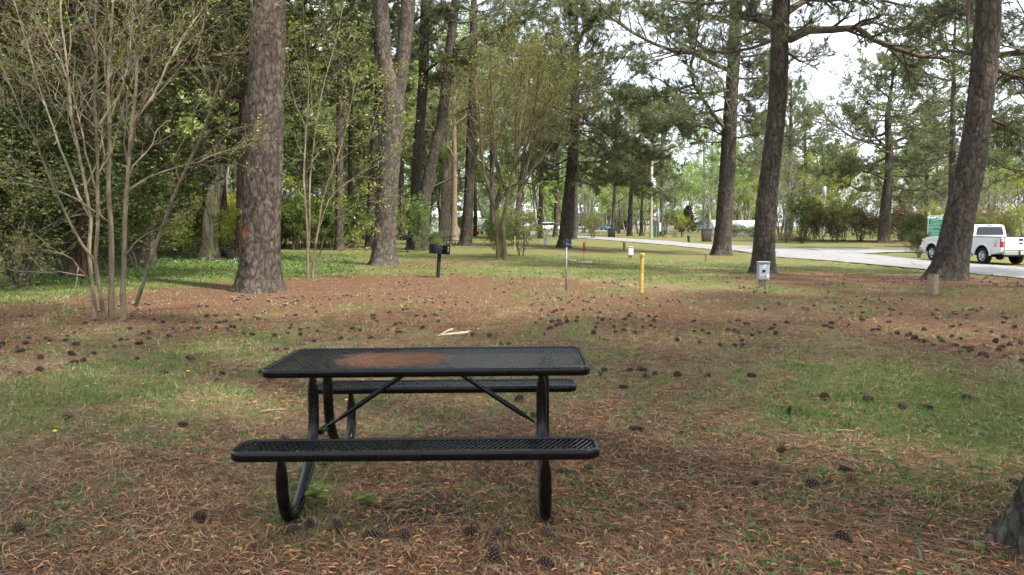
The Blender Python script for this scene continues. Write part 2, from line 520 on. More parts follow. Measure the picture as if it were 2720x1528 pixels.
def cover(x, y):
    """share of green grass and of red pine straw at ground point; the rest is dry tan grass"""
    x = np.asarray(x, float); y = np.asarray(y, float); d = np.hypot(x, y)
    g = np.interp(d, [1.5, 3.5, 4.6, 6, 8, 10, 12, 15, 18, 21, 24, 30, 45, 120, 400],
                  [0.20, 0.27, 0.36, 0.46, 0.46, 0.40, 0.32, 0.28, 0.34, 0.52, 0.72, 0.84, 0.88, 0.82, 0.76])
    s = np.interp(d, [1.5, 3.5, 4.6, 6, 8, 10, 12, 15, 18, 21, 24, 30, 45, 120],
                  [0.90, 0.74, 0.50, 0.32, 0.32, 0.46, 0.62, 0.72, 0.66, 0.46, 0.26, 0.12, 0.05, 0.0])
    for a, b, r in STRAW_SPOTS:
        k = np.exp(-((x - a) ** 2 + (y - b) ** 2) / (r * r)); s = s + 0.8 * k; g = g - 0.5 * k
    for a, b, r, q in GREEN_SPOTS:
        k = np.exp(-((x - a) ** 2 + ((y - b) * 0.8) ** 2) / (r * r)); g = g + q * k; s = s - 0.6 * q * k
    left = sstep(-3, -9, x) * sstep(15, 20, y); g = g + 0.3 * left; s = s - 0.3 * left
    n1 = fbm(x * 0.8, y * 0.55, 31, 4) - 0.5; n2 = fbm(x * 0.9 + 40, y * 0.5, 57, 4) - 0.5
    n3 = fbm(x * 0.22, y * 0.16, 71, 3) - 0.5
    n4 = fbm(x * 3.3, y * 2.4, 83, 3) - 0.5
    g = g + 0.75 * n1 + 0.4 * n3 + 0.85 * n4; s = s + 0.8 * n2 - 0.4 * n3 - 0.5 * n4
    return np.clip(g, 0, 1), np.clip(s, 0, 1)

def make_ground():
    ang = np.concatenate([np.linspace(-48, 48, 330), np.linspace(48, 312, 92)[1:-1]]) * PI / 180
    rad = np.concatenate([[0.02], np.geomspace(0.8, 900, 220)])
    A, Rr = np.meshgrid(ang, rad)
    x = np.sin(A) * Rr; y = np.cos(A) * Rr
    z = terr(x, y)
    inr = inside(ROAD_POLY, x, y) | inside(SIDE_POLY, x, y)
    z = z - 0.05 * inr
    na = len(ang); nr = len(rad)
    i = np.arange(nr - 1)[:, None] * na; j = np.arange(na)[None]; j2 = (j + 1) % na
    f = np.stack([i + j, i + j2, i + na + j2, i + na + j], -1).reshape(-1, 4)
    mb = MB(); mb.add(np.stack([x, y, z], -1).reshape(-1, 3), f)
    g, s = cover(x.ravel(), y.ravel())
    n = N('ground_cover')
    co = n.coord('Object')
    fine = n.noise(co, 55, 6, 0.7); mid = n.noise(co, 7, 5, 0.6); big = n.noise(co, 0.7, 4)
    str_ = n.noise(n.coord('Object', (1, 0.35, 1)), 26, 5, 0.7)
    straw = n.mix(n.rng(str_, 0.3, 0.7), (0.080, 0.039, 0.023), (0.255, 0.132, 0.075))
    dry = n.mix(n.rng(fine, 0.3, 0.7), (0.16, 0.115, 0.06), (0.36, 0.275, 0.15))
    grn = n.mix(n.rng(fine, 0.28, 0.72), (0.075, 0.095, 0.024), (0.21, 0.235, 0.07))
    gm = n.rng(n.math('ADD', n.attr('green'), n.math('MULTIPLY', n.math('SUBTRACT', n.noise(co, 11, 6, 0.75), 0.5), 1.8)), 0.30, 0.85, 0.0, 0.9)
    sm = n.rng(n.math('ADD', n.attr('straw'), n.math('MULTIPLY', n.math('SUBTRACT', n.noise(co, 4.3, 5, .6), 0.5), 0.9)), 0.3, 0.62)
    c = n.mix(sm, dry, straw); c = n.mix(gm, c, grn)
    c = n.mix(n.rng(n.noise(co, 8.5, 6, 0.8), 0.36, 0.62, 0.45, 0.0), c, (0.055, 0.036, 0.024))
    c = n.mix(n.rng(n.noise(co, 5.5, 6, 0.8), 0.55, 0.72, 0.0, 0.45), c, (0.36, 0.25, 0.14))
    dirt = n.rng(n.noise(co, 1.9, 5, .65), 0.60, 0.72, 0, 0.6)
    c = n.mix(n.math('MULTIPLY', dirt, n.attr('straw')), c, (0.085, 0.062, 0.048))
    c = n.mix(n.rng(big, 0.3, 0.7, 0.0, 0.25), c, n.mix(0.5, c, (0.10, 0.08, 0.05)))
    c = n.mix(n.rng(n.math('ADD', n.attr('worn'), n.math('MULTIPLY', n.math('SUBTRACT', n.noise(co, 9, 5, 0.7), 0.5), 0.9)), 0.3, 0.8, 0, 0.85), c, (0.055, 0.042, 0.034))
    c = n.mix(n.rng(n.noise(co, 150, 3, 0.7), 0.52, 0.62, 0, 0.45), c, (0.05, 0.035, 0.025))
    n.bsdf(c, 0.95, 0, 0.1, n.bump(n.math('ADD', fine, mid), 0.9, 0.03))
    o = mb.build('ground', n.m, None, True)
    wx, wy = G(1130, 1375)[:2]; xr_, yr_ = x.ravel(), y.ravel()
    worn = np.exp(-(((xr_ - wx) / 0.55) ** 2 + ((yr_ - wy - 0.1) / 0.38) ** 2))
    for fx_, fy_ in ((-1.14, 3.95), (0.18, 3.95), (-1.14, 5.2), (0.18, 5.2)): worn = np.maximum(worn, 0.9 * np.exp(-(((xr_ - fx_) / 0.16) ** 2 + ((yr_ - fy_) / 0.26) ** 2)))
    for nm, d in (('green', g), ('straw', s), ('worn', worn)):
        a = o.data.attributes.new(nm, 'FLOAT', 'POINT'); a.data.foreach_set('value', d.astype(np.float32))
    tag(o, kind='structure')
    return o

make_ground()

def strip(name, near, far, mat, lift, nseg=90, nw=10):
    a = spline(near, nseg); b = spline(far, nseg)
    t = np.linspace(0, 1, nw)[None, :, None]
    rs = np.random.default_rng(3)
    wob = (fbm(np.arange(nseg) * 0.9, np.zeros(nseg), 8, 3) - 0.5) * 0.25
    dirn = norm(b - a)
    a = a - dirn * wob[:, None]; b = b + dirn * (fbm(np.arange(nseg) * 0.8, np.zeros(nseg) + 9, 18, 3) - 0.5)[:, None] * 0.25
    p = a[:, None] * (1 - t) + b[:, None] * t
    p[..., 2] = terr(p[..., 0], p[..., 1]) + lift + 0.03 * (1 - (2 * t[..., 0] - 1) ** 2)
    i = np.arange(nseg - 1)[:, None] * nw; j = np.arange(nw - 1)[None]
    f = np.stack([i + j, i + nw + j, i + nw + j + 1, i + j + 1], -1).reshape(-1, 4)[:, ::-1]
    mb = MB(); mb.add(p.reshape(-1, 3), f, 0, np.broadcast_to(np.minimum(t, 1 - t)[..., 0] * 2, (nseg, nw)).ravel())
    return tag(mb.build(name, mat, None, True), kind='structure')

nn = N('asphalt')
co = nn.coord('Object')
pa = nn.mix(nn.rng(nn.noise(co, 2.0, 5), 0.3, 0.7), (0.21, 0.205, 0.205), (0.31, 0.30, 0.295))
pa = nn.mix(nn.rng(nn.noise(co, 60, 3), 0.35, 0.7, 0, 0.35), pa, (0.12, 0.12, 0.12))
crk = nn.n('ShaderNodeTexVoronoi'); crk.feature = 'DISTANCE_TO_EDGE'; crk.inputs['Scale'].default_value = 0.35
nn.l(co, crk.inputs['Vector'])
pa = nn.mix(nn.rng(crk.outputs['Distance'], 0.0, 0.02, 0.7, 0.0), pa, (0.10, 0.10, 0.10))
deb = nn.math('ADD', nn.rng(nn.attr('tint'), 0.0, 0.16, 0.30, 0.0), nn.noise(nn.coord('Object', (0.35, 1, 1)), 1.1, 6, 0.7))
pa = nn.mix(nn.rng(deb, 0.66, 0.74), pa, (0.25, 0.15, 0.09))
nn.bsdf(pa, 0.9, 0, 0.2, nn.bump(nn.noise(co, 90, 3), 0.4, 0.01))
MAT['asphalt'] = nn.m
strip('road', ROAD_NEAR, ROAD_FAR, MAT['asphalt'], 0.018)
strip('side_road', SIDE_LOW, SIDE_UP, MAT['asphalt'], 0.034, 60)
LOT_N = near_pts([(1760, 614.5), (1660, 615), (1560, 614.6), (1500, 614)])
LOT_F = near_pts([(1760, 611.5), (1660, 611), (1560, 610.2), (1500, 610)])
strip('parking_lot', LOT_N, LOT_F, MAT['asphalt'], 0.03, 30)

# ------------------------------------------------------------------ trees
def arr_interp(paths, t):
    n, k, _ = paths.shape
    x = np.clip(t, 0, 1) * (k - 1); i = np.minimum(x.astype(int), k - 2); f = (x - i)[..., None]
    r = np.arange(n)[:, None]
    return paths[r, i] * (1 - f) + paths[r, i + 1] * f, norm(paths[r, i + 1] - paths[r, i])

def children(paths, rad, c, rs, t0=0.3, t1=1.0, lf=0.4, ang=50, up=0.1, rf=0.5, k=4, flat=1.0, wob=0.12, minlen=0.0, taper=0.6):
    n = len(paths)
    t = t0 + (t1 - t0) * (np.arange(c)[None] + rs.random((n, c))) / c
    pos, tan = arr_interp(paths, t)
    pl = np.linalg.norm(np.diff(paths, axis=1), axis=2).sum(1)
    ref = np.where(np.abs(tan[..., 2:3]) > 0.8, np.array([1.0, 0, 0]), np.array([0, 0, 1.0]))
    u = norm(np.cross(tan, ref)); w = np.cross(u, tan)
    az = np.arange(c)[None] * 2.4 + rs.random((n, 1)) * 6.3 + rs.random((n, c)) * 0.9
    an = R(ang) * (0.75 + 0.5 * rs.random((n, c)))
    d = tan * np.cos(an)[..., None] + np.sin(an)[..., None] * (u * np.cos(az)[..., None] + w * (np.sin(az) * flat)[..., None])
    d = d + np.array([0, 0, up]); d = norm(d)
    L = np.maximum(pl[:, None] * lf * (1.0 - taper * (t - t0)) * (0.65 + 0.6 * rs.random((n, c))), minlen)
    s = np.linspace(0, 1, k)
    p = pos[:, :, None] + d[:, :, None] * (L[..., None] * s)[..., None]
    bend = rs.normal(size=(n, c, 3)) * wob
    p = p + bend[:, :, None] * (L[..., None] * (s ** 2))[..., None]
    kk = rs.normal(size=(n, c, k, 3)) * 0.03 * L[..., None, None]; kk[:, :, 0] = 0
    p = p + kk
    x = np.clip(t, 0, 1) * (rad.shape[1] - 1); i = np.minimum(x.astype(int), rad.shape[1] - 2)
    pr = rad[np.arange(n)[:, None], i]
    r = (pr * rf)[..., None] * np.linspace(1, 0.35, k)
    return p.reshape(-1, k, 3), r.reshape(-1, k)

def needle_tufts(mb, P, D, K, nl, w, rs, spread=0.85, m=0, back=0.10):
    n = len(P)
    if n == 0: return
    dirs = norm(D[:, None] * 0.75 + rs.normal(size=(n, K, 3)) * spread * 0.6)
    L = nl * (0.6 + 0.5 * rs.random((n, K)))
    b = P[:, None] - D[:, None] * (back * rs.random((n, K)) * 1.6)[..., None]
    side = norm(np.cross(dirs, rs.normal(size=(n, K, 3)))) * (w / 2)
    v = np.stack([b + side, b - side, b + dirs * L[..., None]], 2).reshape(-1, 3)
    t = np.repeat(np.clip(rs.random(n) * 0.75 + 0.25 * rs.random(n), 0, 1), K * 3)
    mb.add(v, np.arange(len(v)).reshape(-1, 3), m, t)

def leaves(mb, P, size, rs, m=0, asp=0.5, clump=None, droop=0.0):
    n = len(P)
    if n == 0: return
    d = rs.normal(size=(n, 3)); d[:, 2] = d[:, 2] * 0.5 - droop; d = norm(d)
    s = norm(np.cross(d, rs.normal(size=(n, 3))))
    L = (size * (0.6 + 0.8 * rs.random(n)))[:, None]
    a = P; b = P + d * L * 0.5 + s * L * asp * 0.5; c = P + d * L; e = P + d * L * 0.5 - s * L * asp * 0.5
    v = np.stack([a, b, c, e], 1).reshape(-1, 3)
    t = rs.random(n) if clump is None else np.clip(clump + rs.normal(size=n) * 0.15, 0, 1)
    mb.add(v, np.arange(4 * n).reshape(-1, 4), m, np.repeat(t, 4))

def trunk(mb, path, rad, flare=0.5, dz=0.035, zfine=7.5, dz2=0.4, nth=None, cell=(0.085, 0.17), amp=0.022, seed=0, lobes=5, ridge=0.25):
    """displaced bark skin round a centre line, butt swelling at the foot"""
    path = np.asarray(path, float); rad = np.asarray(rad, float)
    s = np.concatenate([[0], np.cumsum(np.linalg.norm(np.diff(path, axis=0), axis=1))])
    pr = np.concatenate([path, rad[:, None]], 1)
    q = spline(pr, 400); qs = np.concatenate([[0], np.cumsum(np.linalg.norm(np.diff(q[:, :3], axis=0), axis=1))])
    tot = qs[-1]
    hs = np.concatenate([np.arange(0, min(zfine, tot), dz), np.arange(min(zfine, tot), tot, dz2), [tot]])
    P = np.stack([np.interp(hs, qs, q[:, i]) for i in range(3)], 1); r = np.interp(hs, qs, q[:, 3])
    if nth is None: nth = int(np.clip(2 * PI * rad[0] / (dz * 0.9), 16, 110))
    th = np.arange(nth) * 2 * PI / nth
    T, H = np.meshgrid(th, hs)
    f = 1 + flare * np.exp(-H / 0.40) * (1 + 0.35 * np.sin(lobes * T + seed) + 0.2 * np.sin((lobes - 2) * T + 2 * seed))
    f = f + 0.03 * (fbm(T * 2 + 9 * seed, H * 0.9, seed, 2) - 0.5) * 2
    rr = r[:, None] * f
    # Worley plates on the unrolled bark
    circ = 2 * PI * rad[0]; nc = max(4, int(round(circ / cell[0])))
    uu = T / (2 * PI) * nc + 0.5 * (fbm(T * 3, H * 2.2, seed + 3, 2) - 0.5); vv = H / cell[1] + 0.6 * (fbm(T * 4, H * 3, seed + 5, 2) - 0.5)
    iu = np.floor(uu).astype(int); iv = np.floor(vv).astype(int)
    f1 = np.full(uu.shape, 9.0); f2 = np.full(uu.shape, 9.0); hid = np.zeros(uu.shape)
    for a in (-1, 0, 1):
        for b in (-1, 0, 1):
            cu = iu + a; cv = iv + b; cw = np.mod(cu, nc)
            px = cu + hash2(cw, cv, seed + 1); py = cv + hash2(cw, cv, seed + 2)
            d = np.hypot(uu - px, vv - py)
            new = d < f1
            f2 = np.where(new, f1, np.minimum(f2, d)); hid = np.where(new, hash2(cw, cv, seed + 7), hid); f1 = np.where(new, d, f1)
    e = sstep(0.02, 0.28, f2 - f1)
    rid = 1 - np.abs(2 * fbm(np.cos(T) * circ * 2.6 + np.sin(T) * circ * 1.9 + 7, H * 1.1 + 0.5 * np.sin(3 * T), seed + 21, 3) - 1)
    hgt = (e * (0.75 + 0.5 * hid)) * (1 - ridge) + ridge * 1.6 * rid ** 2
    e = e * (1 - ridge) + ridge * sstep(0.35, 0.85, rid)
    fade = np.interp(hs, [0, zfine, zfine + 0.5], [1, 1, 0.2])[:, None]
    rr = rr + amp * (hgt - 0.5) * fade * np.clip(r[:, None] / max(rad[0], 1e-3), 0.5, 1.2)
    t = np.gradient(P, axis=0); t = norm(t)
    u = norm(np.cross(t, np.array([0, 1.0, 0.02]))); w = np.cross(t, u)
    V = P[:, None] + u[:, None] * (np.cos(T) * rr)[..., None] + w[:, None] * (np.sin(T) * rr)[..., None]
    n = len(hs)
    i = np.arange(n - 1)[:, None] * nth; j = np.arange(nth)[None]; j2 = (j + 1) % nth
    fc = np.stack([i + j, i + j2, i + nth + j2, i + nth + j], -1).reshape(-1, 4)
    mb.add(V.reshape(-1, 3), fc, 0, np.clip(e * (0.7 + 0.4 * hid), 0, 1).ravel())
    return P, r

def pine_limbs(rs, axis, z0, H, Rm, n, rbase, dead=0.0):
    """sinuous limbs, wide at two fifths of the crown, narrowing to the top"""
    out = []; rad = []
    for i in range(n):
        q = (i + rs.random() * 0.8) / n
        z = z0 + (H - z0) * q
        shape = (0.55 + 1.2 * q if q < 0.35 else 1.0 - 0.92 * ((q - 0.35) / 0.65) ** 1.3)
        L = Rm * shape * (0.7 + 0.5 * rs.random()) + 0.35
        az = i * 2.399 + rs.random() * 0.9
        el = R(-4 + 40 * q + rs.normal() * 9)
        d = np.array([math.cos(az) * math.cos(el), math.sin(az) * math.cos(el), math.sin(el)])
        s = np.linspace(0, 1, 8)
        side = np.array([-math.sin(az), math.cos(az), 0])
        p = axis(z)[None] + d[None] * (s * L)[:, None]
        p = p + side[None] * (np.sin(s * (3 + 3 * rs.random()) + rs.random() * 6) - math.sin(0) )[:, None] * 0.07 * L * s[:, None]
        p[:, 2] += L * (-0.10 * np.sin(s * PI) + 0.16 * s ** 2.2) + rs.normal(size=8) * 0.02 * L * s
        out.append(p); rad.append(np.linspace(1, 0.22, 8) * (0.018 + 0.0125 * L) * rbase)
    return np.array(out), np.array(rad)

def pine_foliage(rs, limbs, lr, K=12, nl=0.24, w=0.016, sec=11, tw=5, keep=1.0, lsides=6, tsides=3, t0=0.22, along=True, sup=0.10, spread=0.85, twigs=True, lf=0.38, lmin=0.45):
    L = MB(); C = MB()
    tubes(L, limbs, lr, lsides)
    s, sr = children(limbs, lr, sec, rs, t0, 1.0, lf, 52, sup, 0.55, 5, 0.55, 0.14, lmin)
    tubes(L, s[:, [0, 2, 4]], sr[:, [0, 2, 4]], 3)
    t, tr = children(s, sr, tw, rs, 0.25, 1.0, 0.42, 46, 0.16, 0.6, 3, 0.8, 0.12, 0.15)
    if twigs: tubes(L, t[:, [0, 2]], np.maximum(tr[:, [0, 2]], 0.004), 3)
    P = [t[:, -1], s[:, -1]]; D = [norm(t[:, -1] - t[:, -2]), norm(s[:, -1] - s[:, -2])]
    if along:
        P.append(t[:, 1]); D.append(norm(t[:, -1] - t[:, 0]))
    P = np.concatenate(P); D = np.concatenate(D)
    D = norm(D + np.array([0, 0, 0.25]))
    k = rs.random(len(P)) < keep
    needle_tufts(C, P[k], D[k], K, nl, w, rs, spread)
    return L, C

NEAR_TREES = []
def pine(name, pts, widths, H, z0, Rm, nl_=26, label='', seed=0, group=None, limbs=(), near=True, fol=None, crown_n=24, fork=None, bark=None, crown=None, stubs=(), cellk=1.0, cdens=24):
    """pts: photograph pixels of the trunk's centre line from the foot up, widths in pixels"""
    rs = np.random.default_rng(100 + seed)
    b = G(*pts[0]); y = b[1]
    P = [b + np.array([0, 0, -0.15])] + [W(u, v, y) for u, v in pts[1:]]
    rad = [w * y / F / 2 for w in widths]
    dirn = (P[-1] - P[-2]) / max(P[-1][2] - P[-2][2], 0.5)
    top = P[-1].copy(); n_ex = 4
    rt = rad[-1]
    for i in range(1, n_ex + 1):
        q = i / n_ex
        hgt = top[2] + (H - top[2]) * q
        k = (hgt - top[2])
        P.append(top + np.array([dirn[0] * k * (1 - 0.45 * q), dirn[1] * k, k])); rad.append(rt * (1 - 0.82 * q))
    P = np.array(P) - b; rad = np.array(rad)
    e = thing(name, label, 'tree', b, 0, group)
    mb = MB()
    dzz = max(0.045, 0.0019 * y)
    Pt, rr = trunk(mb, P, rad, 0.52, dzz if near else 0.14, min(max(7.5, 0.3 * y), H * 0.6) if near else 1.5, 0.5, None if near else 14,
                   (0.095 * cellk, 0.26 * cellk), 0.034 if near else 0.008, seed)
    if fork:
        fp = [W(u, v, y) - b for u, v in fork[0]]; fr = [w * y / F / 2 for w in fork[1]]
        d2 = (fp[-1] - fp[-2]) / (fp[-1][2] - fp[-2][2]); k = H * 0.92 - fp[-1][2]
        fp.append(fp[-1] + d2 * k * 0.5); fr.append(fr[-1] * 0.6); fp.append(fp[-1] + np.array([d2[0] * 0.2, 0, 0.5]) * k * 1.0); fr.append(fr[-1] * 0.3)
        trunk(mb, fp, fr, 0.0, dzz, 5, 0.4, None, (0.085, 0.24), 0.02, seed + 50)
    mb.build('trunk', bark or (MAT['pine_bark'] if near else MAT['pine_bark_far']), e, True)
    axis = lambda z: np.array([np.interp(z, Pt[:, 2], Pt[:, 0]), np.interp(z, Pt[:, 2], Pt[:, 1]), z])
    lim, lr = pine_limbs(rs, axis, z0, H, Rm, crown_n, 1.15)
    cust = []; cr = []
    for lp, r0, dy in limbs:
        q = np.array([W(u, v, y + dy * i / max(len(lp) - 1, 1)) - b for i, (u, v) in enumerate(lp)])
        cust.append(spline(q, 8)); cr.append(np.linspace(1, 0.3, 8) * r0)
    kw = dict(K=10, nl=0.30, w=0.028, sec=12) if near else dict(K=8, nl=0.42, w=0.05)
    kw.update(fol or {})
    L, C = pine_foliage(rs, lim, lr, **kw)
    if cust:
        kc = dict(kw); kc.update(sec=cdens, tw=6, K=11, nl=max(0.26, 0.0075 * y), w=max(0.018, 0.0008 * y), lf=0.24, lmin=0.8, t0=0.26, twigs=True)
        L2, C2 = pine_foliage(rs, np.array(cust), np.array(cr), **kc)
        for A, B in ((L, L2), (C, C2)):
            for v, t in zip(B.V, B.T): A.V.append(v); A.T.append(t)
            for f, m_ in B.Fs: A.Fs.append((f + A.n, m_))
            A.n += B.n
    for sp, r0 in stubs:
        q = np.array([W(u, v, y - 0.5) - b for u, v in sp]); tubes(L, spline(q, 6), np.linspace(1, 0.5, 6) * r0, 6)
    L.build('limbs', MAT['limb'], e, True)
    C.build('crown', MAT['needle'] if near else MAT['needle_far_hazed'], e)
    return e

T1 = pine('pine_tree', [(690, 774), (694, 608), (702, 387), (709, 166), (712, 0)], [100, 94, 93, 86, 84], 23, 9.5, 4.6,
     label='broad straight pine trunk with an orange scrape, beside the bare multi-stemmed shrub', fol=dict(K=7, nl=0.36, w=0.06, sec=8, tw=4, twigs=False), seed=1, bark=MAT['pine_bark_scraped'])
pine('pine_tree', [(1018, 704), (1024, 600), (1030, 500), (1038, 387), (1044, 260), (1022, 165), (1016, 80), (1011, 0)],
     [60, 54, 52, 54, 56, 40, 38, 38], 23, 11.5, 4.2, fork=([(1056, 260), (1066, 190), (1076, 100), (1085, 0)], [34, 36, 36, 36]),
     label='pale pine whose trunk forks in two high up, behind the black grill', seed=2, bark=MAT['pine_bark_pale'], fol=dict(K=7, nl=0.36, w=0.06, sec=8, tw=4, twigs=False))
pine('pine_tree', [(1096, 663), (1103, 553), (1111, 387), (1124, 221), (1129, 0)], [32, 28, 25, 25, 23], 22, 12, 3.6,
     label='upright pine trunk rising out of the green bush, left of the leaning one', seed=3,
     limbs=[([(1134, 190), (1165, 165), (1205, 160), (1250, 172)], 0.09, -2), ([(1136, 80), (1160, 45), (1190, 40)], 0.08, 1)])
pine('pine_tree', [(1121, 665), (1133, 500), (1171, 332), (1191, 166), (1205, 44)], [34, 29, 26, 25, 22], 22, 11, 3.6,
     label='pine leaning to the right out of the green bush', seed=4,
     limbs=[([(1210, 125), (1245, 95), (1300, 90), (1360, 60), (1430, 10)], 0.10, -3)])
pine('pine_tree', [(1236, 653), (1244, 553), (1250, 400), (1255, 276), (1258, 55)], [31, 27, 24, 22, 20], 22, 9.5, 4.2,
     label='dark straight pine just left of the umbrella-shaped bare tree', seed=7,
     limbs=[([(1260, 190), (1230, 188), (1190, 200), (1150, 215)], 0.08, 1), ([(1258, 60), (1330, 35), (1420, 45), (1500, 90)], 0.09, -4), ([(1257, 130), (1320, 110), (1390, 130), (1450, 120)], 0.07, 3), ([(1258, 20), (1330, -10), (1450, 0), (1560, 30)], 0.09, 2)])
pine('pine_tree', [(1498, 659), (1507, 553), (1519, 442), (1526, 332), (1530, 138)], [33, 29, 27, 23, 17], 17.5, 5.0, 4.8, crown_n=46, fol=dict(K=10, nl=0.32, w=0.034, sec=12, tw=5),
     label='pine with a dense low crown standing behind the blue-handled water pipe', seed=8,
     limbs=[([(1526, 300), (1600, 346), (1645, 380), (1694, 401), (1740, 425)], 0.10, -4),
            ([(1520, 420), (1570, 470), (1640, 480), (1700, 500)], 0.08, -5), ([(1523, 380), (1460, 390), (1410, 420)], 0.07, -2),
            ([(1526, 250), (1600, 240), (1690, 290), (1760, 340)], 0.09, 2), ([(1524, 340), (1600, 390), (1690, 460), (1780, 520)], 0.08, 3),
            ([(1528, 180), (1590, 140), (1660, 150), (1720, 190)], 0.08, 3), ([(1529, 120), (1570, 60), (1640, 20)], 0.07, -2), ([(1528, 200), (1470, 170), (1400, 180)], 0.07, 3)])
T9 = pine('pine_tree', [(1916, 678), (1926, 553), (1933, 442), (1938, 332), (1945, 221), (1952, 110), (1955, 0)],
     [46, 42, 40, 36, 32, 31, 33], 22, 6.6, 5.4, crown_n=34, fol=dict(K=10, nl=0.30, w=0.028, sec=14, tw=6),
     label='pine with a snaking left limb, standing beside the road', seed=9,
     limbs=[([(1930, 348), (1883, 287), (1841, 221), (1836, 166), (1852, 100), (1861, 0)], 0.15, -3),
            ([(1945, 190), (1880, 162), (1835, 138), (1776, 135), (1721, 107), (1645, 66), (1580, 0)], 0.16, -4),
            ([(1840, 226), (1797, 238), (1749, 252), (1648, 264)], 0.11, -2),
            ([(1940, 300), (1985, 250), (2030, 230), (2060, 200)], 0.07, 2),
            ([(1936, 370), (1880, 340), (1800, 330), (1720, 350)], 0.07, 3),
            ([(1950, 130), (2000, 110), (2040, 60)], 0.08, 2),
            ([(1948, 60), (1880, 40), (1800, 50), (1710, 30)], 0.10, 3), ([(1943, 240), (1890, 250), (1820, 290), (1760, 300)], 0.07, -5), ([(1900, 160), (1830, 90), (1760, 60), (1690, 10)], 0.08, 2),
            ([(1938, 330), (1990, 320), (2040, 340)], 0.06, 4), ([(1946, 160), (2000, 180), (2040, 160)], 0.06, 4)])
T10 = pine('pine_tree', [(2027, 726), (2035, 553), (2047, 442), (2065, 276), (2071, 110), (2076, 0)], [56, 51, 48, 45, 44, 44], 22, 7.8, 5.0, fol=dict(K=9, nl=0.27, w=0.02, sec=12, tw=5, lf=0.34), cdens=15,
     label='pine with a long arching right limb, behind the grey electric box', seed=10,
     limbs=[([(2096, 105), (2121, 91), (2154, 80), (2203, 80), (2270, 72), (2297, 94), (2353, 119), (2436, 149), (2513, 155)], 0.16, -2.5),
            ([(2090, 33), (2132, 5), (2187, -11), (2300, -20)], 0.15, 1), ([(2056, 72), (2015, 50), (1988, 39), (1985, 0)], 0.13, 1),
            ([(2270, 74), (2320, 60), (2380, 80), (2440, 70)], 0.06, -1), 
            ([(2353, 119), (2400, 170), (2440, 230)], 0.05, 0), ([(2076, -14), (2180, 0), (2300, -6), (2420, 20)], 0.11, -3), ([(2076, -30), (1990, -10), (1900, 10), (1780, 0)], 0.10, -3)])
T11 = pine('pine_tree', [(2516, 744), (2554, 553), (2579, 442), (2603, 276), (2620, 110), (2626, 0)], [82, 70, 66, 60, 60, 58], 22, 10, 5.0,
     label='thick leaning pine in front of the white pickup truck', seed=11, crown_n=22, stubs=[([(2575, -20), (2570, 40), (2572, 100)], 0.06)],
     limbs=[([(2640, 180), (2690, 200), (2760, 215)], 0.09, 2), ([(2590, 300), (2660, 330), (2740, 380)], 0.06, 1), ([(2600, 60), (2540, 30), (2470, 60)], 0.06, 2)])
pine('pine_tree', [(2347, 645), (2353, 553), (2360, 470), (2362, 398), (2358, 310), (2366, 250)], [29, 27, 22, 20, 15, 9], 17.5, 5.0, 7.6, crown_n=42, near=False,
     label='broad open-crowned pine alone on the grass across the road', seed=13, fol=dict(K=9, nl=0.40, w=0.05, sec=12, tw=5),
     limbs=[([(2362, 400), (2320, 360), (2280, 320), (2250, 290)], 0.16, 1), ([(2350, 475), (2300, 455), (2240, 450), (2190, 460)], 0.12, -2),
            ([(2364, 380), (2410, 365), (2460, 380), (2500, 400)], 0.12, -1), ([(2362, 430), (2420, 425), (2480, 420)], 0.10, 2)])
pine('pine_tree', [(2098, 630), (2099, 500), (2100, 400), (2101, 287)], [14, 12, 11, 8], 19, 8, 5.0, crown_n=28, near=False,
     label='slim dark pine beside the green bush across the road', seed=14)
for k, (pp, ww, lab, H_, z_, rm) in enumerate([
        ([(985, 660), (987, 553), (995, 387), (1006, 221), (998, 33)], [28, 25, 22, 20, 18], 'dark pine trunk half hidden behind the forked pale pine', 22, 10, 3.8),
        ([(1434, 633), (1438, 500), (1441, 400)], [14, 12, 11], 'thin pine left of the dense low-crowned pine, near the far grey box', 20, 9, 4.5),
        ([(1475, 630), (1480, 520), (1481, 450)], [13, 12, 11], 'thin pine touching the left side of the low-crowned pine', 20, 9, 4.5),
        ([(1525, 636), (1529, 520), (1531, 450)], [15, 13, 12], 'thin pine touching the right side of the low-crowned pine', 20, 9.5, 4.5),
        ([(1625, 628), (1630, 560), (1633, 500)], [10, 9, 8], 'far pine with a black bin at its foot beyond the road', 19, 8, 5),
        ([(1672, 627), (1674, 560), (1677, 500)], [14, 12, 10], 'thickest of the far pines on the lawn beyond the road', 20, 8, 5),
        ([(1703, 627), (1705, 560), (1706, 520)], [10, 8, 7], 'far pine nearest left of the utility pole', 18, 8, 4.5),
        ([(1756, 628), (1757, 560), (1757, 500)], [9, 8, 7], 'far pine directly behind the metal lamp pole', 18, 7.5, 5),
        ([(2535, 668), (2530, 560), (2530, 470)], [26, 22, 18], 'pine partly hidden behind the thick leaning one', 18, 6.5, 5.5),
        ([(901, 665), (902, 520), (903, 300)], [21, 20, 18], 'leftmost dark pine of the stand seen through the slender shrub', 22, 11, 4),
        ([(930, 655), (930, 520), (931, 330)], [14, 13, 12], 'second pine of the stand seen through the slender shrub', 22, 10, 4),
        ([(1310, 640), (1308, 560), (1306, 400)], [13, 12, 11], 'pine close behind the umbrella-shaped bare tree', 20, 9, 4.5),
        ([(1370, 636), (1374, 560), (1384, 480)], [13, 12, 10], 'pine just right of the umbrella-shaped bare tree', 20, 8, 4.5)]):
    pine('pine_tree', pp, ww, H_, z_, rm, near=False, label=lab, seed=30 + k, crown_n=28, fol=dict(sec=10, tw=4, K=8, nl=0.46, w=0.062, twigs=False))

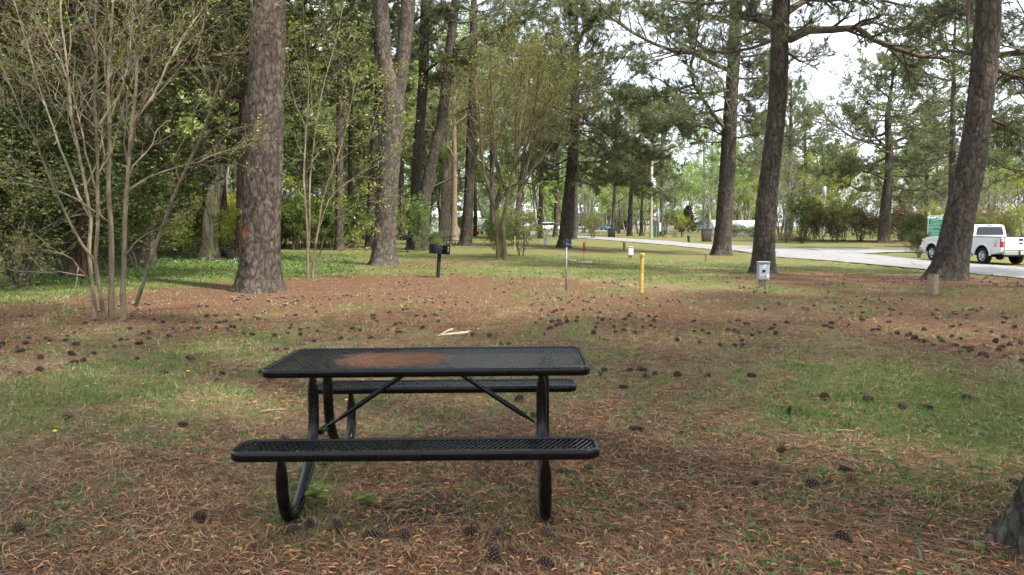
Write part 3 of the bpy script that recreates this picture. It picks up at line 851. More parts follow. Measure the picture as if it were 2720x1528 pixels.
# tree whose root flare enters the lower right corner, and unseen pines added to shade the lawn
def foot_pine(x, y, r, label, seed, H=22, z0=8.5, Rm=5.2, fine=False, tilt=(0, 0), group=None, nl_=28, fol=None):
    rs = np.random.default_rng(seed)
    b = np.array([x, y, float(terr(x, y))])
    e = thing('pine_tree', label, 'tree', b, 0, group)
    hs = np.array([-0.15, 1, 3, 6, 12, H]); P = np.stack([tilt[0] * hs, tilt[1] * hs, hs], 1)
    rad = r * np.array([1.15, 1.0, 0.95, 0.86, 0.62, 0.12])
    mb = MB()
    if fine:
        Pt, rr = trunk(mb, P, rad, 0.62, 0.015, 1.4, 0.25, 190, (0.06, 0.17), 0.07, seed, 6, 0.8)
    else:
        Pt, rr = trunk(mb, P, rad, 0.45, 0.08, 4, 0.4, 40, (0.1, 0.2), 0.02, seed)
    mb.build('trunk', MAT['root_bark'] if fine else MAT['pine_bark'], e, True)
    axis = lambda z: np.array([np.interp(z, Pt[:, 2], Pt[:, 0]), np.interp(z, Pt[:, 2], Pt[:, 1]), z])
    lim, lr = pine_limbs(rs, axis, z0, H, Rm, nl_, 1.1)
    L, C = pine_foliage(rs, lim, lr, **(fol or dict(K=8, nl=0.34, w=0.05, sec=10, tw=4, twigs=False)))
    L.build('limbs', MAT['limb'], e, True); C.build('crown', MAT['needle'], e)
    return e

foot_pine(2.95, 3.45, 0.34, 'mossy root flare of a pine cut by the lower right corner', 61, fine=True, tilt=(0.02, -0.02))
shade = foot_pine(9.5, -6.0, 0.36, 'unseen pine added out of view to shade the lawn', 62, Rm=6.2, group='unseen pines added for shade')
for (x, y, rz, sc) in [(4.5, -4.5, 1.0, 1.05), (13.5, 2.0, 2.2, 1.0), (1.0, -8.5, 4.4, 1.0), (18.5, 6.0, 0.4, 1.05), (15, -2, 5.1, 1.1), (-6, -3, 2.6, 1.0),
                       (20.5, 13.5, 3.3, 1.0)]:
    c = copy_tree(shade); c.location = (x, y, float(terr(x, y))); c.rotation_euler = (0, 0, rz); c.scale = (sc,) * 3
# pine just past the right edge whose boughs hang into the picture
e = foot_pine(21.3, 27.5, 0.33, 'pine boughs reaching in from past the right edge', 63, H=17, z0=3.6, Rm=6.4, nl_=40, fol=dict(K=10, nl=0.30, w=0.026, sec=13, tw=5))

# ---- generic far trees sharing mesh data
def proto_pine(seed, H, z0, Rm, n=26, r=0.26, lean=0.0):
    rs = np.random.default_rng(seed)
    hs = np.array([-0.2, 1, 4, 9, 14, H]); P = np.stack([lean * hs, 0.2 * np.sin(hs / 5), hs], 1)
    mb = MB(); Pt, _ = trunk(mb, P, r * np.array([1.1, 1, 0.95, 0.85, 0.65, 0.1]), 0.35, 0.4, 1, 0.6, 10, (0.2, 0.3), 0.0, seed)
    axis = lambda z: np.array([np.interp(z, Pt[:, 2], Pt[:, 0]), np.interp(z, Pt[:, 2], Pt[:, 1]), z])
    lim, lr = pine_limbs(rs, axis, z0, H, Rm, n, 1.0)
    L, C = pine_foliage(rs, lim, lr, K=8, nl=0.50, w=0.075, sec=10, tw=4, lsides=4, twigs=False)
    return [('trunk', mb.mesh('trunk', MAT['pine_bark_far'], True)), ('limbs', L.mesh('limbs', MAT['limb'])), ('crown', C.mesh('crown', MAT['needle_far_hazed']))]

def proto_leafy(seed, H, spread, r, leafm, nleaf, lsize, bark, z0=0.3, stems=1, levels=(7, 5, 4), up=0.35, droop=0.0, jitter=0.35):
    rs = np.random.default_rng(seed)
    P = []; Rr = []
    for i in range(stems):
        az = i * 2.4 + rs.random(); k = 0.0 if stems == 1 else 0.22 * spread / H
        hs = np.linspace(0, 1, 7) * H * (0.85 + 0.25 * rs.random())
        off = 0.0 if stems == 1 else 0.12
        p = np.stack([math.cos(az) * (off + k * hs + 0.04 * hs * np.sin(hs + seed)), math.sin(az) * (off + k * hs), hs - 0.1], 1)
        p[1:, :2] += rs.normal(size=(6, 2)) * 0.02 * H
        P.append(p); Rr.append(r * np.linspace(1, 0.12, 7))
    P = np.array(P); Rr = np.array(Rr)
    T = MB(); tubes(T, P, Rr, 7)
    L = MB()
    lf = spread / H * 1.0
    a, ar = children(P, Rr, levels[0], rs, z0, 1.0, lf, 52, up, 0.55, 5, 1.0, 0.16, 0.2, 0.8)
    b, br = children(a, ar, levels[1], rs, 0.25, 1.0, 0.5, 45, up * 0.6, 0.6, 4, 1.0, 0.16)
    tubes(L, a, ar, 4); tubes(L, b, br, 3)
    if levels[2]:
        c, cr = children(b, br, levels[2], rs, 0.2, 1.0, 0.55, 42, up * 0.3, 0.6, 3, 1.0, 0.15)
        tubes(L, c, np.maximum(cr, 0.003), 3)
    else:
        c = b
    n = len(c)
    per = max(1, nleaf // n)
    tt = rs.random((n, per)) ** 0.7
    pos, _ = arr_interp(c, tt)
    cl = np.repeat(rs.random(n), per)
    pos = pos.reshape(-1, 3) + rs.normal(size=(n * per, 3)) * lsize * jitter * 2
    C = MB(); leaves(C, pos, lsize, rs, clump=cl, droop=droop)
    return [('trunk', T.mesh('trunk', bark, True)), ('limbs', L.mesh('limbs', bark, True)), ('crown', C.mesh('crown', leafm))]

def put(proto, name, label, cat, x, y, rz, sc, group=None, sz=None):
    e = thing(name, label, cat, (x, y, float(terr(x, y))), rz, group)
    e.scale = (sc, sc, sz or sc)
    for nm, me in proto: link(nm, me, e)
    return e

PP = [proto_pine(201, 21, 8, 4.6), proto_pine(202, 23, 11, 4.2, 24, 0.3, 0.03), proto_pine(203, 18, 5.5, 5.0, 28, 0.25, -0.02)]
PD = [proto_leafy(211, 15, 8, 0.2, MAT['spring'], 9000, 0.24, MAT['limb'], 0.25, 1, (9, 6, 4)),
      proto_leafy(212, 12, 7, 0.16, MAT['spring'], 8000, 0.22, MAT['grey_bark'], 0.2, 2, (8, 5, 4)),
      proto_leafy(213, 9, 6, 0.12, MAT['lime'], 7000, 0.20, MAT['limb'], 0.15, 2, (8, 5, 4)),
      proto_leafy(214, 10, 6, 0.10, MAT['olive'], 4500, 0.14, MAT['grey_bark'], 0.12, 3, (8, 6, 4))]
PS = [proto_leafy(221, 2.6, 2.2, 0.03, MAT['green'], 5000, 0.11, MAT['twig'], 0.05, 5, (7, 5, 0), 0.25),
      proto_leafy(222, 2.2, 2.2, 0.03, MAT['olive'], 4200, 0.11, MAT['twig'], 0.05, 5, (7, 5, 0), 0.25),
      proto_leafy(223, 1.8, 2.0, 0.03, MAT['russet'], 4200, 0.11, MAT['twig'], 0.05, 5, (7, 5, 0), 0.2),
      proto_leafy(224, 2.2, 2.0, 0.03, MAT['dark_green'], 15000, 0.065, MAT['twig'], 0.05, 6, (8, 6, 0), 0.2, jitter=0.9),
      proto_leafy(225, 3.2, 2.6, 0.03, MAT['lime'], 4500, 0.12, MAT['twig'], 0.08, 5, (7, 5, 0), 0.3)]

rs = np.random.default_rng(77)
SPOTS = [(-40, 'past the left edge'), (170, 'at the far left'), (420, 'behind the bare shrub'), (620, 'right of the bare shrub'), (760, 'behind the broad pine'), (860, 'behind the slender shrub'), (970, 'left of the forked pine'),
         (1085, 'behind the forked pine'), (1230, 'behind the middle pines'), (1420, 'behind the umbrella-shaped tree'), (1540, 'behind the low-crowned pine'), (1640, 'left of the far lawn'), (1760, 'near the utility pole'), (1890, 'by the grey trunks'),
         (2000, 'behind the snaking-limbed pine'), (2090, 'behind the arching-limbed pine'), (2180, 'behind the bright green bush'), (2290, 'behind the russet bush'), (2400, 'behind the open-crowned pine'), (2480, 'left of the sign'), (2620, 'behind the leaning pine'), (2730, 'above the white truck'), (99999, 'past the right edge')]
def place(lab, x, y, fy):
    u, _ = to_src(np.array([x, y, 0.0]))
    row = 'front' if y < fy[0] + (fy[1] - fy[0]) / 2 else 'rear'
    return '%s, %s row, %s' % (lab, row, next(t for lim_, t in SPOTS if u < lim_))
def scatter(n, fx, fy, kinds, names, minsep=2.0, avoid=True):
    """kinds: list of (proto, name, label, cat, group, smin, smax, weight)"""
    done = []
    w = np.array([k[7] for k in kinds], float); w /= w.sum(); tries = 0
    while len(done) < n and tries < n * 40:
        tries += 1
        y = fy[0] + (fy[1] - fy[0]) * rs.random(); a = fx(y); x = a[0] + (a[1] - a[0]) * rs.random()
        if any((x - p) ** 2 + (y - q) ** 2 < minsep ** 2 for p, q in done): continue
        if inside(ROAD_POLY, np.array([x]), np.array([y]))[0] or inside(SIDE_POLY, np.array([x]), np.array([y]))[0]: continue
        k = kinds[rs.choice(len(kinds), p=w)]
        done.append((x, y)); s = k[5] + (k[6] - k[5]) * rs.random()
        put(k[0], k[1], place(k[2], x, y, fy), k[3], x, y, rs.random() * 6.28, s, k[4])

# the wood behind the lawn on the left
GW = 'trees of the wood left of the lawn'
PINEL = 'slim pine of the left wood'
DECL = 'light green tree of the left wood'
OLVL = 'thin olive sapling of the left wood'
wood = [(PP[0], 'pine_tree', PINEL, 'tree', 'pines of the wood', 0.85, 1.1, 3), (PP[1], 'pine_tree', PINEL, 'tree', 'pines of the wood', 0.85, 1.1, 3),
        (PD[0], 'broadleaf_tree', DECL, 'tree', 'broadleaf trees of the wood', 0.8, 1.15, 3), (PD[1], 'broadleaf_tree', DECL, 'tree', 'broadleaf trees of the wood', 0.8, 1.2, 3),
        (PD[3], 'sapling', OLVL, 'tree', 'saplings of the wood', 0.6, 1.0, 3)]
scatter(40, lambda y: (-0.72 * y, -0.34 * y), (34, 66), wood, None, 2.0)
scatter(30, lambda y: (-0.60 * y, -0.14 * y), (66, 90), wood, None, 2.4)
scatter(34, lambda y: (-0.60 * y, 0.0 * y - 2), (90, 130), wood, None, 3.0)
tall = [(PD[0], 'broadleaf_tree', 'tall light green tree of the left wood', 'tree', 'tall broadleaf trees of the wood', 1.15, 1.5, 1), (PD[1], 'broadleaf_tree', 'tall light green tree of the left wood', 'tree', 'tall broadleaf trees of the wood', 1.3, 1.7, 1)]
scatter(20, lambda y: (-0.30 * y, 0.04 * y), (82, 118), tall, None, 4.5)
under = [(PS[0], 'shrub', 'green shrub along the wood edge', 'shrub', 'green shrubs along the wood edge', 0.7, 1.3, 3),
         (PS[1], 'shrub', 'olive shrub along the wood edge', 'shrub', 'olive shrubs along the wood edge', 0.8, 1.4, 3),
         (PS[4], 'shrub', 'yellow-green shrub along the wood edge', 'shrub', 'yellow-green shrubs along the wood edge', 0.6, 1.0, 1)]
scatter(24, lambda y: (-0.70 * y, -0.40 * y), (36, 48), under, None, 1.3)
scatter(20, lambda y: (-0.36 * y, -0.20 * y), (48, 60), under, None, 1.6)
scatter(9, lambda y: (-0.66 * y, -0.46 * y), (26, 34), under, None, 1.3)
scatter(6, lambda y: (-0.42 * y, -0.34 * y), (38, 44), [under[2]], None, 1.2)
scatter(34, lambda y: (-0.7 * y, -0.17 * y), (46, 70), under, None, 2.0)
scatter(22, lambda y: (-0.25 * y, -0.02 * y), (95, 125), under, None, 2.0)

# beyond the road: belt of trees and shrubs on the right
kr = [(PP[0], 'pine_tree', 'pine beyond the road', 'tree', 'pines beyond the road', 0.75, 0.95, 2), (PP[2], 'pine_tree', 'pine beyond the road', 'tree', 'pines beyond the road', 0.8, 1.0, 3),
      (PD[0], 'broadleaf_tree', 'fresh green tree beyond the road', 'tree', 'broadleaf trees beyond the road', 0.55, 0.8, 3),
      (PD[2], 'broadleaf_tree', 'yellow-green tree beyond the road', 'tree', 'yellow-green trees beyond the road', 0.7, 1.0, 3),
      (PD[3], 'sapling', 'olive sapling beyond the road', 'tree', 'saplings beyond the road', 0.6, 1.0, 4)]
scatter(26, lambda y: (0.33 * y, 0.76 * y), (86, 122), kr[2:] + kr[3:] + kr[4:], None, 3.5)
scatter(7, lambda y: (0.33 * y, 0.76 * y), (88, 122), kr[:2], None, 6)
scatter(26, lambda y: (0.30 * y, 0.74 * y), (110, 160), kr, None, 4.0)
ks = [(PS[1], 'shrub', 'olive thicket shrub beyond the road', 'shrub', 'olive thicket beyond the road', 0.9, 1.5, 3), (PS[2], 'shrub', 'russet thicket shrub beyond the road', 'shrub', 'russet thicket beyond the road', 1.0, 1.5, 2),
      (PS[4], 'shrub', 'yellow-green thicket shrub beyond the road', 'shrub', 'yellow-green thicket beyond the road', 0.9, 1.4, 3), (PS[0], 'shrub', 'green thicket shrub beyond the road', 'shrub', 'green thicket beyond the road', 0.8, 1.2, 1)]
scatter(30, lambda y: (0.36 * y, 0.75 * y), (76, 92), ks, None, 1.8)
# far end of the park in the middle
km = [(PP[0], 'pine_tree', 'distant pine at the park end', 'tree', 'distant pines behind the cars', 0.7, 0.95, 2), (PP[2], 'pine_tree', 'distant pine at the park end', 'tree', 'distant pines behind the cars', 0.75, 1.0, 2),
      (PD[0], 'broadleaf_tree', 'distant light green tree at the park end', 'tree', 'distant broadleaf trees behind the cars', 0.8, 1.2, 4),
      (PD[1], 'broadleaf_tree', 'distant light green tree at the park end', 'tree', 'distant broadleaf trees behind the cars', 0.9, 1.3, 3)]
scatter(46, lambda y: (-0.16 * y, 0.34 * y), (235, 300), km, None, 4.5)
scatter(20, lambda y: (0.06 * y, 0.32 * y), (125, 185), km[1:], None, 7)
scatter(30, lambda y: (0.0 * y, 0.32 * y), (205, 235), km[2:], None, 5)
kf = [(PS[0], 'shrub', 'distant green shrub at the park end', 'shrub', 'distant shrubs at the far end', 1.6, 2.6, 1), (PS[4], 'shrub', 'distant yellowish shrub at the park end', 'shrub', 'distant yellow-green shrubs at the far end', 1.4, 2.2, 1)]
scatter(60, lambda y: (-0.14 * y, 0.34 * y), (252, 275), kf, None, 2.5)

# ------------------------------------------------------------------ crape myrtles, cedar, special plants
def myrtle(name, label, base, stems, seed, lv=(7, 5, 4), lf=(0.36, 0.45, 0.5), ang=(38, 40, 42), up=0.18, leaf_per=5, lsize=0.05, bark=None, leaf=None, dspread=1.5, lmin=0.25, jit=0.9, tw=0.0035):
    """stems: (pixel polyline, foot width in px); depth fans out along each stem"""
    rs = np.random.default_rng(seed)
    b = G(*base); y = b[1]
    e = thing(name, label, 'shrub' if 'shrub' in name else 'tree', b)
    T = MB(); L = MB(); C = MB()
    P = []; Rr = []
    for k, (px, w, dy) in enumerate(stems):
        w = w * (0.72 if 'umbrella' in name else 1.0)
        dd = dy if dy is not None else rs.normal() * dspread
        n = len(px)
        d0 = 0.0; snap = None
        if px[0][1] < base[1] - 60 and P:
            st = W(px[0][0], px[0][1], y) - b; allp = np.concatenate(P)
            snap = allp[np.argmin((allp[:, 0] - st[0]) ** 2 + (allp[:, 2] - st[2]) ** 2)]; d0 = snap[1]
        q = np.array([W(u, v, y + d0 + dd * (i / (n - 1))) - b for i, (u, v) in enumerate(px)])
        if snap is not None: q[0] = snap
        if px[0][1] > base[1] - 60: q[0][2] = max(q[0][2], -0.1) - 0.05
        p = spline(q, 12); r0 = w * y / F / 2
        p[1:-1] += rs.normal(size=(10, 3)) * 0.012
        P.append(p); Rr.append((np.linspace(1, 0.28, 12) * 0.82 + 0.10 * np.exp(-np.linspace(0, 20, 12))) * r0)
        m = MB(); tubes(m, p, Rr[-1], 9)
        m.build('stem', bark or MAT['myrtle_bark'], e, True)
    P = np.array(P); Rr = np.array(Rr)
    a, ar = children(P, Rr, lv[0], rs, lmin, 1.0, lf[0], ang[0], up, 0.45, 6, 1.0, 0.16)
    bb, br = children(a, ar, lv[1], rs, 0.2, 1.0, lf[1], ang[1], up * 0.5, 0.5, 5, 1.0, 0.16)
    c, cr = children(bb, br, lv[2], rs, 0.2, 1.0, lf[2], ang[2], up * 0.3, 0.6, 3, 1.0, 0.14)
    tubes(L, a, np.maximum(ar, tw), 5); tubes(L, bb, np.maximum(br, tw * 0.8), 3); tubes(L, c, np.maximum(cr, tw * 0.7), 3)
    tt = rs.random((len(c), leaf_per)) ** 0.6
    pos, _ = arr_interp(c, tt); pos = pos.reshape(-1, 3); pos = pos + rs.normal(size=pos.shape) * lsize * jit
    keep = np.repeat(rs.random(len(c)) < 0.75, leaf_per)
    cl = np.repeat(rs.random(len(c)), leaf_per)
    leaves(C, pos[keep], lsize, rs, clump=cl[keep], asp=0.55)
    L.build('branches', bark or MAT['myrtle_bark'], e, True)
    C.build('leaves', leaf or MAT['myrtle_leaf'], e)
    return e

Z1 = lambda pts: [(x / 1.608, y / 1.608) for x, y in pts]
myrtle('bare_shrub', 'large bare multi-stemmed shrub with fresh yellow-green leaves, left of the broad pine', (295, 850), [
    (Z1([(475, 1365), (480, 1060), (460, 860), (470, 600), (460, 330), (480, 20), (490, -200)]), 19, 0.1),
    (Z1([(525, 1355), (535, 1000), (555, 650), (580, 350), (600, 130), (640, -20), (680, -200)]), 18, -0.5),
    (Z1([(447, 1375), (415, 1130), (420, 800), (412, 500), (410, 0), (400, -220)]), 14, -0.8),
    (Z1([(410, 1350), (380, 1140), (390, 950), (330, 640), (290, 330), (265, 0), (240, -200)]), 14, 0.6),
    (Z1([(385, 1140), (330, 1010), (250, 850), (170, 650), (90, 480), (0, 270), (-60, 100)]), 9, -1.0),
    (Z1([(335, 930), (290, 720), (220, 530), (140, 270), (60, 0), (20, -150)]), 9, 1.2),
    (Z1([(578, 1295), (640, 1130), (700, 960), (735, 850), (800, 720), (890, 520), (940, 330), (1010, 200), (1100, 60), (1160, -60)]), 13, -1.2),
    (Z1([(590, 560), (650, 420), (740, 230), (800, 130), (890, 0), (960, -120)]), 9, 1.5),
    (Z1([(555, 700), (610, 420), (670, 200), (780, 60), (860, -60)]), 8, -1.5),
    (Z1([(430, 1180), (300, 1100), (150, 1060), (0, 1000), (-100, 960)]), 6, -1.4),
    (Z1([(400, 1190), (250, 1165), (100, 1160), (-40, 1140)]), 5, 0.6),
    (Z1([(420, 930), (330, 860), (200, 800), (0, 780), (-90, 770)]), 6, 1.0),
    (Z1([(545, 1090), (620, 1000), (760, 930), (860, 880)]), 6, -0.7),
    (Z1([(575, 770), (680, 740), (850, 690), (1000, 630), (1090, 590)]), 6, 0.8),
    (Z1([(445, 900), (380, 700), (330, 480), (250, 250), (150, 60)]), 7, 2.0),
    (Z1([(470, 560), (520, 380), (560, 180), (570, -50)]), 7, 1.0),
    (Z1([(360, 1150), (300, 1300), (240, 1430)]), 4, -0.6)],
    401, lv=(11, 5, 3), lf=(0.36, 0.40, 0.5), ang=(30, 38, 42), leaf_per=3, lsize=0.045, dspread=1.2, lmin=0.35, tw=0.004)
Z2 = lambda pts: [(600 + x / 1.809, y / 1.809) for x, y in pts]
myrtle('slender_shrub', 'slender pale-stemmed shrub with sparse leaves, between the broad pine and the forked pine', (812, 738), [
    (Z2([(395, 1345), (390, 1100), (375, 850), (385, 600), (400, 400), (375, 180), (370, 0)]), 9, 0.3),
    (Z2([(415, 1345), (430, 1180), (480, 900), (540, 750), (600, 520), (640, 300)]), 8, -0.6),
    (Z2([(397, 1340), (400, 1000), (410, 800), (450, 500), (490, 340), (530, 200), (560, 40)]), 8, 0.8),
    (Z2([(430, 1290), (500, 1080), (600, 1000), (720, 940), (760, 920)]), 5, -1.0),
    (Z2([(430, 1270), (560, 1200), (660, 1130), (700, 1110)]), 4, 0.5),
    (Z2([(425, 1200), (500, 950), (620, 850), (750, 780), (900, 590)]), 5, 1.0),
    (Z2([(410, 800), (480, 700), (660, 690), (760, 430), (850, 360)]), 4, -1.0),
    (Z2([(385, 950), (330, 900), (265, 880)]), 4, 0.5),
    (Z2([(380, 620), (330, 480), (300, 300), (310, 150)]), 5, 1.2)],
    402, lv=(7, 5, 3), lf=(0.28, 0.42, 0.5), leaf_per=5, lsize=0.075, lmin=0.35, tw=0.006)
Z3 = lambda pts: [(1200 + x / 1.809, y / 1.809) for x, y in pts]
myrtle('umbrella_tree', 'umbrella-shaped twiggy tree with thick forked trunk and olive haze of leaves', (1322, 690), [
    (Z3([(222, 1250), (215, 1050), (190, 930), (160, 860), (140, 700), (130, 520), (110, 380)]), 19, 1.0),
    (Z3([(255, 1245), (250, 1040), (275, 920), (300, 790), (310, 600), (300, 400), (290, 260)]), 22, -0.5),
    (Z3([(250, 1000), (340, 910), (360, 800), (420, 620), (500, 440), (560, 330)]), 15, 1.5),
    (Z3([(215, 1000), (240, 940), (215, 800), (200, 600), (190, 400), (190, 260)]), 13, -1.5),
    (Z3([(290, 830), (360, 700), (400, 520), (420, 350), (430, 240)]), 12, -2.0),
    (Z3([(300, 760), (330, 600), (360, 420), (370, 250)]), 11, 2.4),
    (Z3([(340, 880), (430, 740), (530, 600), (600, 480), (630, 400)]), 10, -1.0),
    (Z3([(170, 880), (150, 760), (170, 560), (230, 380), (240, 250)]), 10, 2.6)],
    403, lv=(12, 8, 5), lf=(0.44, 0.45, 0.5), ang=(33, 34, 40), up=0.14, leaf_per=4, lsize=0.075, lmin=0.30, bark=MAT['umbrella_bark'], leaf=MAT['umbrella_leaf'], dspread=2.0, tw=0.0045, jit=1.6)

def cedar(label, foot, pts, widths, H, z0, Rm, seed, n=44, K=15):
    rs = np.random.default_rng(seed)
    b = G(*foot); y = b[1]
    e = thing('cedar_tree', label, 'tree', b)
    P = np.array([b] + [W(u, v, y) for u, v in pts]) - b
    rad = np.array(widths) * y / F / 2
    P = np.concatenate([P, [[P[-1][0], 0, H]]]); rad = np.concatenate([rad, [0.03]])
    m = MB(); Pt, _ = trunk(m, P, rad, 0.3, 0.1, 6, 0.4, 24, (0.06, 0.5), 0.02, seed); m.build('trunk', MAT['cedar_bark'], e, True)
    axis = lambda z: np.array([np.interp(z, Pt[:, 2], Pt[:, 0]), np.interp(z, Pt[:, 2], Pt[:, 1]), z])
    lim, lr = pine_limbs(rs, axis, z0, H, Rm, n, 1.0)
    lim[..., 2] -= 0.10 * (np.linalg.norm(lim[..., :2] - lim[:, :1, :2], axis=-1)) ** 1.1
    L, C = pine_foliage(rs, lim, lr, K=K, nl=0.17, w=0.05, sec=14, tw=6, sup=-0.12, t0=0.15, spread=1.3, twigs=False)
    L.build('limbs', MAT['cedar_bark'], e, True); C.build('crown', MAT['cedar_leaf'], e)
    return e

cedar('big dark cedar with reddish trunk behind the bare multi-stemmed shrub', (205, 742), [(205, 600), (215, 420), (235, 200), (255, 0)], [52, 46, 44, 38, 30], 14, 3.9, 6.4, 411, 48, 12)
cedar('smaller dark cedar whose boughs show right of the broad pine', (640, 690), [(640, 560), (645, 300), (650, 0)], [26, 24, 22, 16], 15, 5.0, 6.0, 412, 40, 11)

def pale_tree(label, pts, widths, H, seed, mat, cat='tree', name='broadleaf_tree', leafm=None, nleaf=5000):
    rs = np.random.default_rng(seed)
    b = G(*pts[0]); y = b[1]
    e = thing(name, label, cat, b)
    P = np.array([b] + [W(u, v, y) for u, v in pts[1:]]) - b
    P = np.concatenate([P, [P[-1] + (P[-1] - P[-2]) * 0.6 + np.array([0.3, 0, (H - P[-1][2]) * 0.5]), [P[-1][0] + 0.5, 0.4, H]]])
    r = np.array(list(widths) + [widths[-1] * 0.6, widths[-1] * 0.15]) * y / F / 2
    T = MB(); tubes(T, spline(P, 24), np.interp(np.linspace(0, 1, 24), np.linspace(0, 1, len(r)), r) * (1 + 0.5 * np.exp(-np.linspace(0, 24, 24))), 12)
    T.build('trunk', mat, e, True)
    pp = spline(P, 12)[None]; rr = np.interp(np.linspace(0, 1, 12), np.linspace(0, 1, len(r)), r)[None]
    a, ar = children(pp, rr, 14, rs, 0.35, 1, 0.34, 50, 0.4, 0.4, 6, 1, 0.2)
    bb, br = children(a, ar, 6, rs, 0.25, 1, 0.5, 45, 0.2, 0.55, 4); c, cr = children(bb, br, 4, rs, 0.2, 1, 0.5, 42, 0.1, 0.6, 3)
    L = MB(); tubes(L, a, ar, 5); tubes(L, bb, br, 3); tubes(L, c, np.maximum(cr, 0.004), 3); L.build('limbs', mat, e, True)
    C = MB(); per = max(1, nleaf // len(c)); pos, _ = arr_interp(c, rs.random((len(c), per)))
    leaves(C, pos.reshape(-1, 3) + rs.normal(size=(len(c) * per, 3)) * 0.12, 0.13, rs, clump=np.repeat(rs.random(len(c)), per))
    C.build('crown', leafm or MAT['spring'], e)
    return e

pale_tree('pale peeling trunk in the thicket left of the broad pine', [(556, 690), (560, 590), (570, 520), (588, 434), (585, 330), (600, 150)], [40, 37, 34, 30, 26, 20], 14, 421, MAT['pale_bark'])
pale_tree('dark ivy-hung trunk behind the bare multi-stemmed shrub', [(388, 700), (390, 560), (394, 400), (396, 250)], [40, 38, 34, 30], 14, 422, MAT['pine_bark_far'], leafm=MAT['ivy'])
pale_tree('pale tree with a reddish flared foot beyond the picnic tables', [(1180, 633), (1186, 500), (1191, 332), (1195, 200)], [27, 24, 19, 15], 18, 423, MAT['pale_bark'])
pale_tree('smooth brown trunk with a knot, right of the far picnic tables', [(1206, 642), (1207, 500), (1207, 380), (1204, 250)], [19, 15, 13, 11], 16, 424, MAT['myrtle_bark_dim'])
pale_tree('left of two smooth grey trunks beyond the road by the brown bin', [(1868, 619), (1869, 560), (1869, 480), (1872, 330)], [8, 7, 6, 4], 17, 425, MAT['grey_bark'], nleaf=3500)
pale_tree('right of two smooth grey trunks, behind the brown bin', [(1880, 619), (1886, 560), (1891, 480), (1893, 300)], [8, 7, 6, 4], 18, 426, MAT['grey_bark'], nleaf=3500)

def shrub(px, proto, label, sc, name='shrub', sz=None):
    g = G(*px); return put(proto, name, label, 'shrub', g[0], g[1], px[0] * 0.37, sc, None, sz)
shrub((1110, 669), PS[0], 'glossy green bush hugging the feet of the two middle pines', 0.72, sz=1.0)
shrub((1148, 668), PS[0], 'low green bush right of the leaning pine, beside the far picnic tables', 0.42)
shrub((1330, 684), PS[0], 'leafy green undergrowth at the foot of the umbrella-shaped tree', 0.6)
shrub((1385, 680), PS[1], 'olive suckers right of the umbrella-shaped tree foot', 0.85)
shrub((2130, 640), PS[0], 'bright green bush beyond the road, right of the slim dark pine', 1.55)
shrub((2215, 640), PS[2], 'russet rounded bush beyond the road, right of the bright green bush', 1.65)
shrub((2285, 640), PS[2], 'russet bush just left of the open-crowned pine', 1.3)
shrub((2395, 642), PS[2], 'russet bush right of the open-crowned pine', 1.5)
shrub((2425, 656), PS[3], 'dark evergreen bush left of the green sign', 1.15)
shrub((2440, 685), PS[3], 'small dark bush at the white truck nose', 0.62)
shrub((2090, 645), PS[2], 'low dark brushy mound at the foot of the slim pine', 0.75, sz=0.4)
shrub((2130, 647), PS[3], 'low dark hedge mound in front of the bright green bush', 0.7, sz=0.28)
shrub((1812, 627), PS[4], 'small yellow shrub in front of the young fir', 0.8)
shrub((1575, 633), PS[1], 'weedy bush beside the road behind the low-crowned pine', 1.0)
shrub((1950, 631), PS[1], 'olive brush left of the pale metal roof', 1.0, sz=0.6)
shrub((1998, 631), PS[1], 'olive brush under the pale metal roof', 1.0, sz=0.5)
shrub((60, 762), PS[3], 'dark evergreen mass at the left edge behind the bare shrub', 1.7)
shrub((175, 740), PS[3], 'dark evergreen bush left of the cedar trunk', 1.1)
shrub((-60, 775), PS[3], 'dark evergreen bush cut by the left edge', 1.6)
shrub((610, 690), PS[4], 'sunlit yellow-green brush between the pale peeling trunk and the broad pine', 0.62)
shrub((480, 692), PS[4], 'low yellow-green brush left of the pale peeling trunk', 0.5)
shrub((1010, 655), PS[1], 'olive bush behind the forked pale pine', 1.2)
for (u, v, k) in [(1519, 612.6, 0.3), (1577, 614.5, 0.7), (1564, 614.5, 0.7), (1647, 616, 0.9), (1659, 616, 0.9)]:
    g = G(u, v); put(PS[3], 'hedge_ball', {1519: 'clipped round shrub at the far left of the parking lot', 1577: 'right clipped ball shrub in the far lot', 1564: 'left clipped ball shrub in the far lot',
        1647: 'low dark hedge in front of the dark sedan, left half', 1659: 'low dark hedge in front of the dark sedan, right half'}[u], 'shrub', g[0], g[1], u, k * 1.1)

# young fir across the road
def fir(px, H, Rb, label, seed):
    rs = np.random.default_rng(seed); g = G(*px)
    e = thing('fir_tree', label, 'tree', g)
    T = MB(); tubes(T, np.array([[0, 0, -0.1], [0, 0, H * 0.5], [0, 0, H]]), np.array([0.09, 0.06, 0.01]), 6); T.build('trunk', MAT['limb'], e, True)
    lim = []; lr = []
    for i in range(46):
        q = (i + 0.5) / 46; z = 0.25 + (H - 0.3) * q; L = Rb * (1 - q) + 0.15; az = i * 2.4
        s = np.linspace(0, 1, 6); lim.append(np.stack([np.cos(az) * s * L, np.sin(az) * s * L, z - 0.12 * L * s + 0.1 * L * s * s], 1)); lr.append(np.linspace(0.02, 0.006, 6))
    Lm, C = pine_foliage(rs, np.array(lim), np.array(lr), K=7, nl=0.3, w=0.07, sec=8, tw=3, t0=0.1)
    Lm.build('limbs', MAT['limb'], e); C.build('crown', MAT['dark_green'], e)
fir((1827, 616), 5.6, 2.3, 'young dark fir beside the red-doored house', 431)

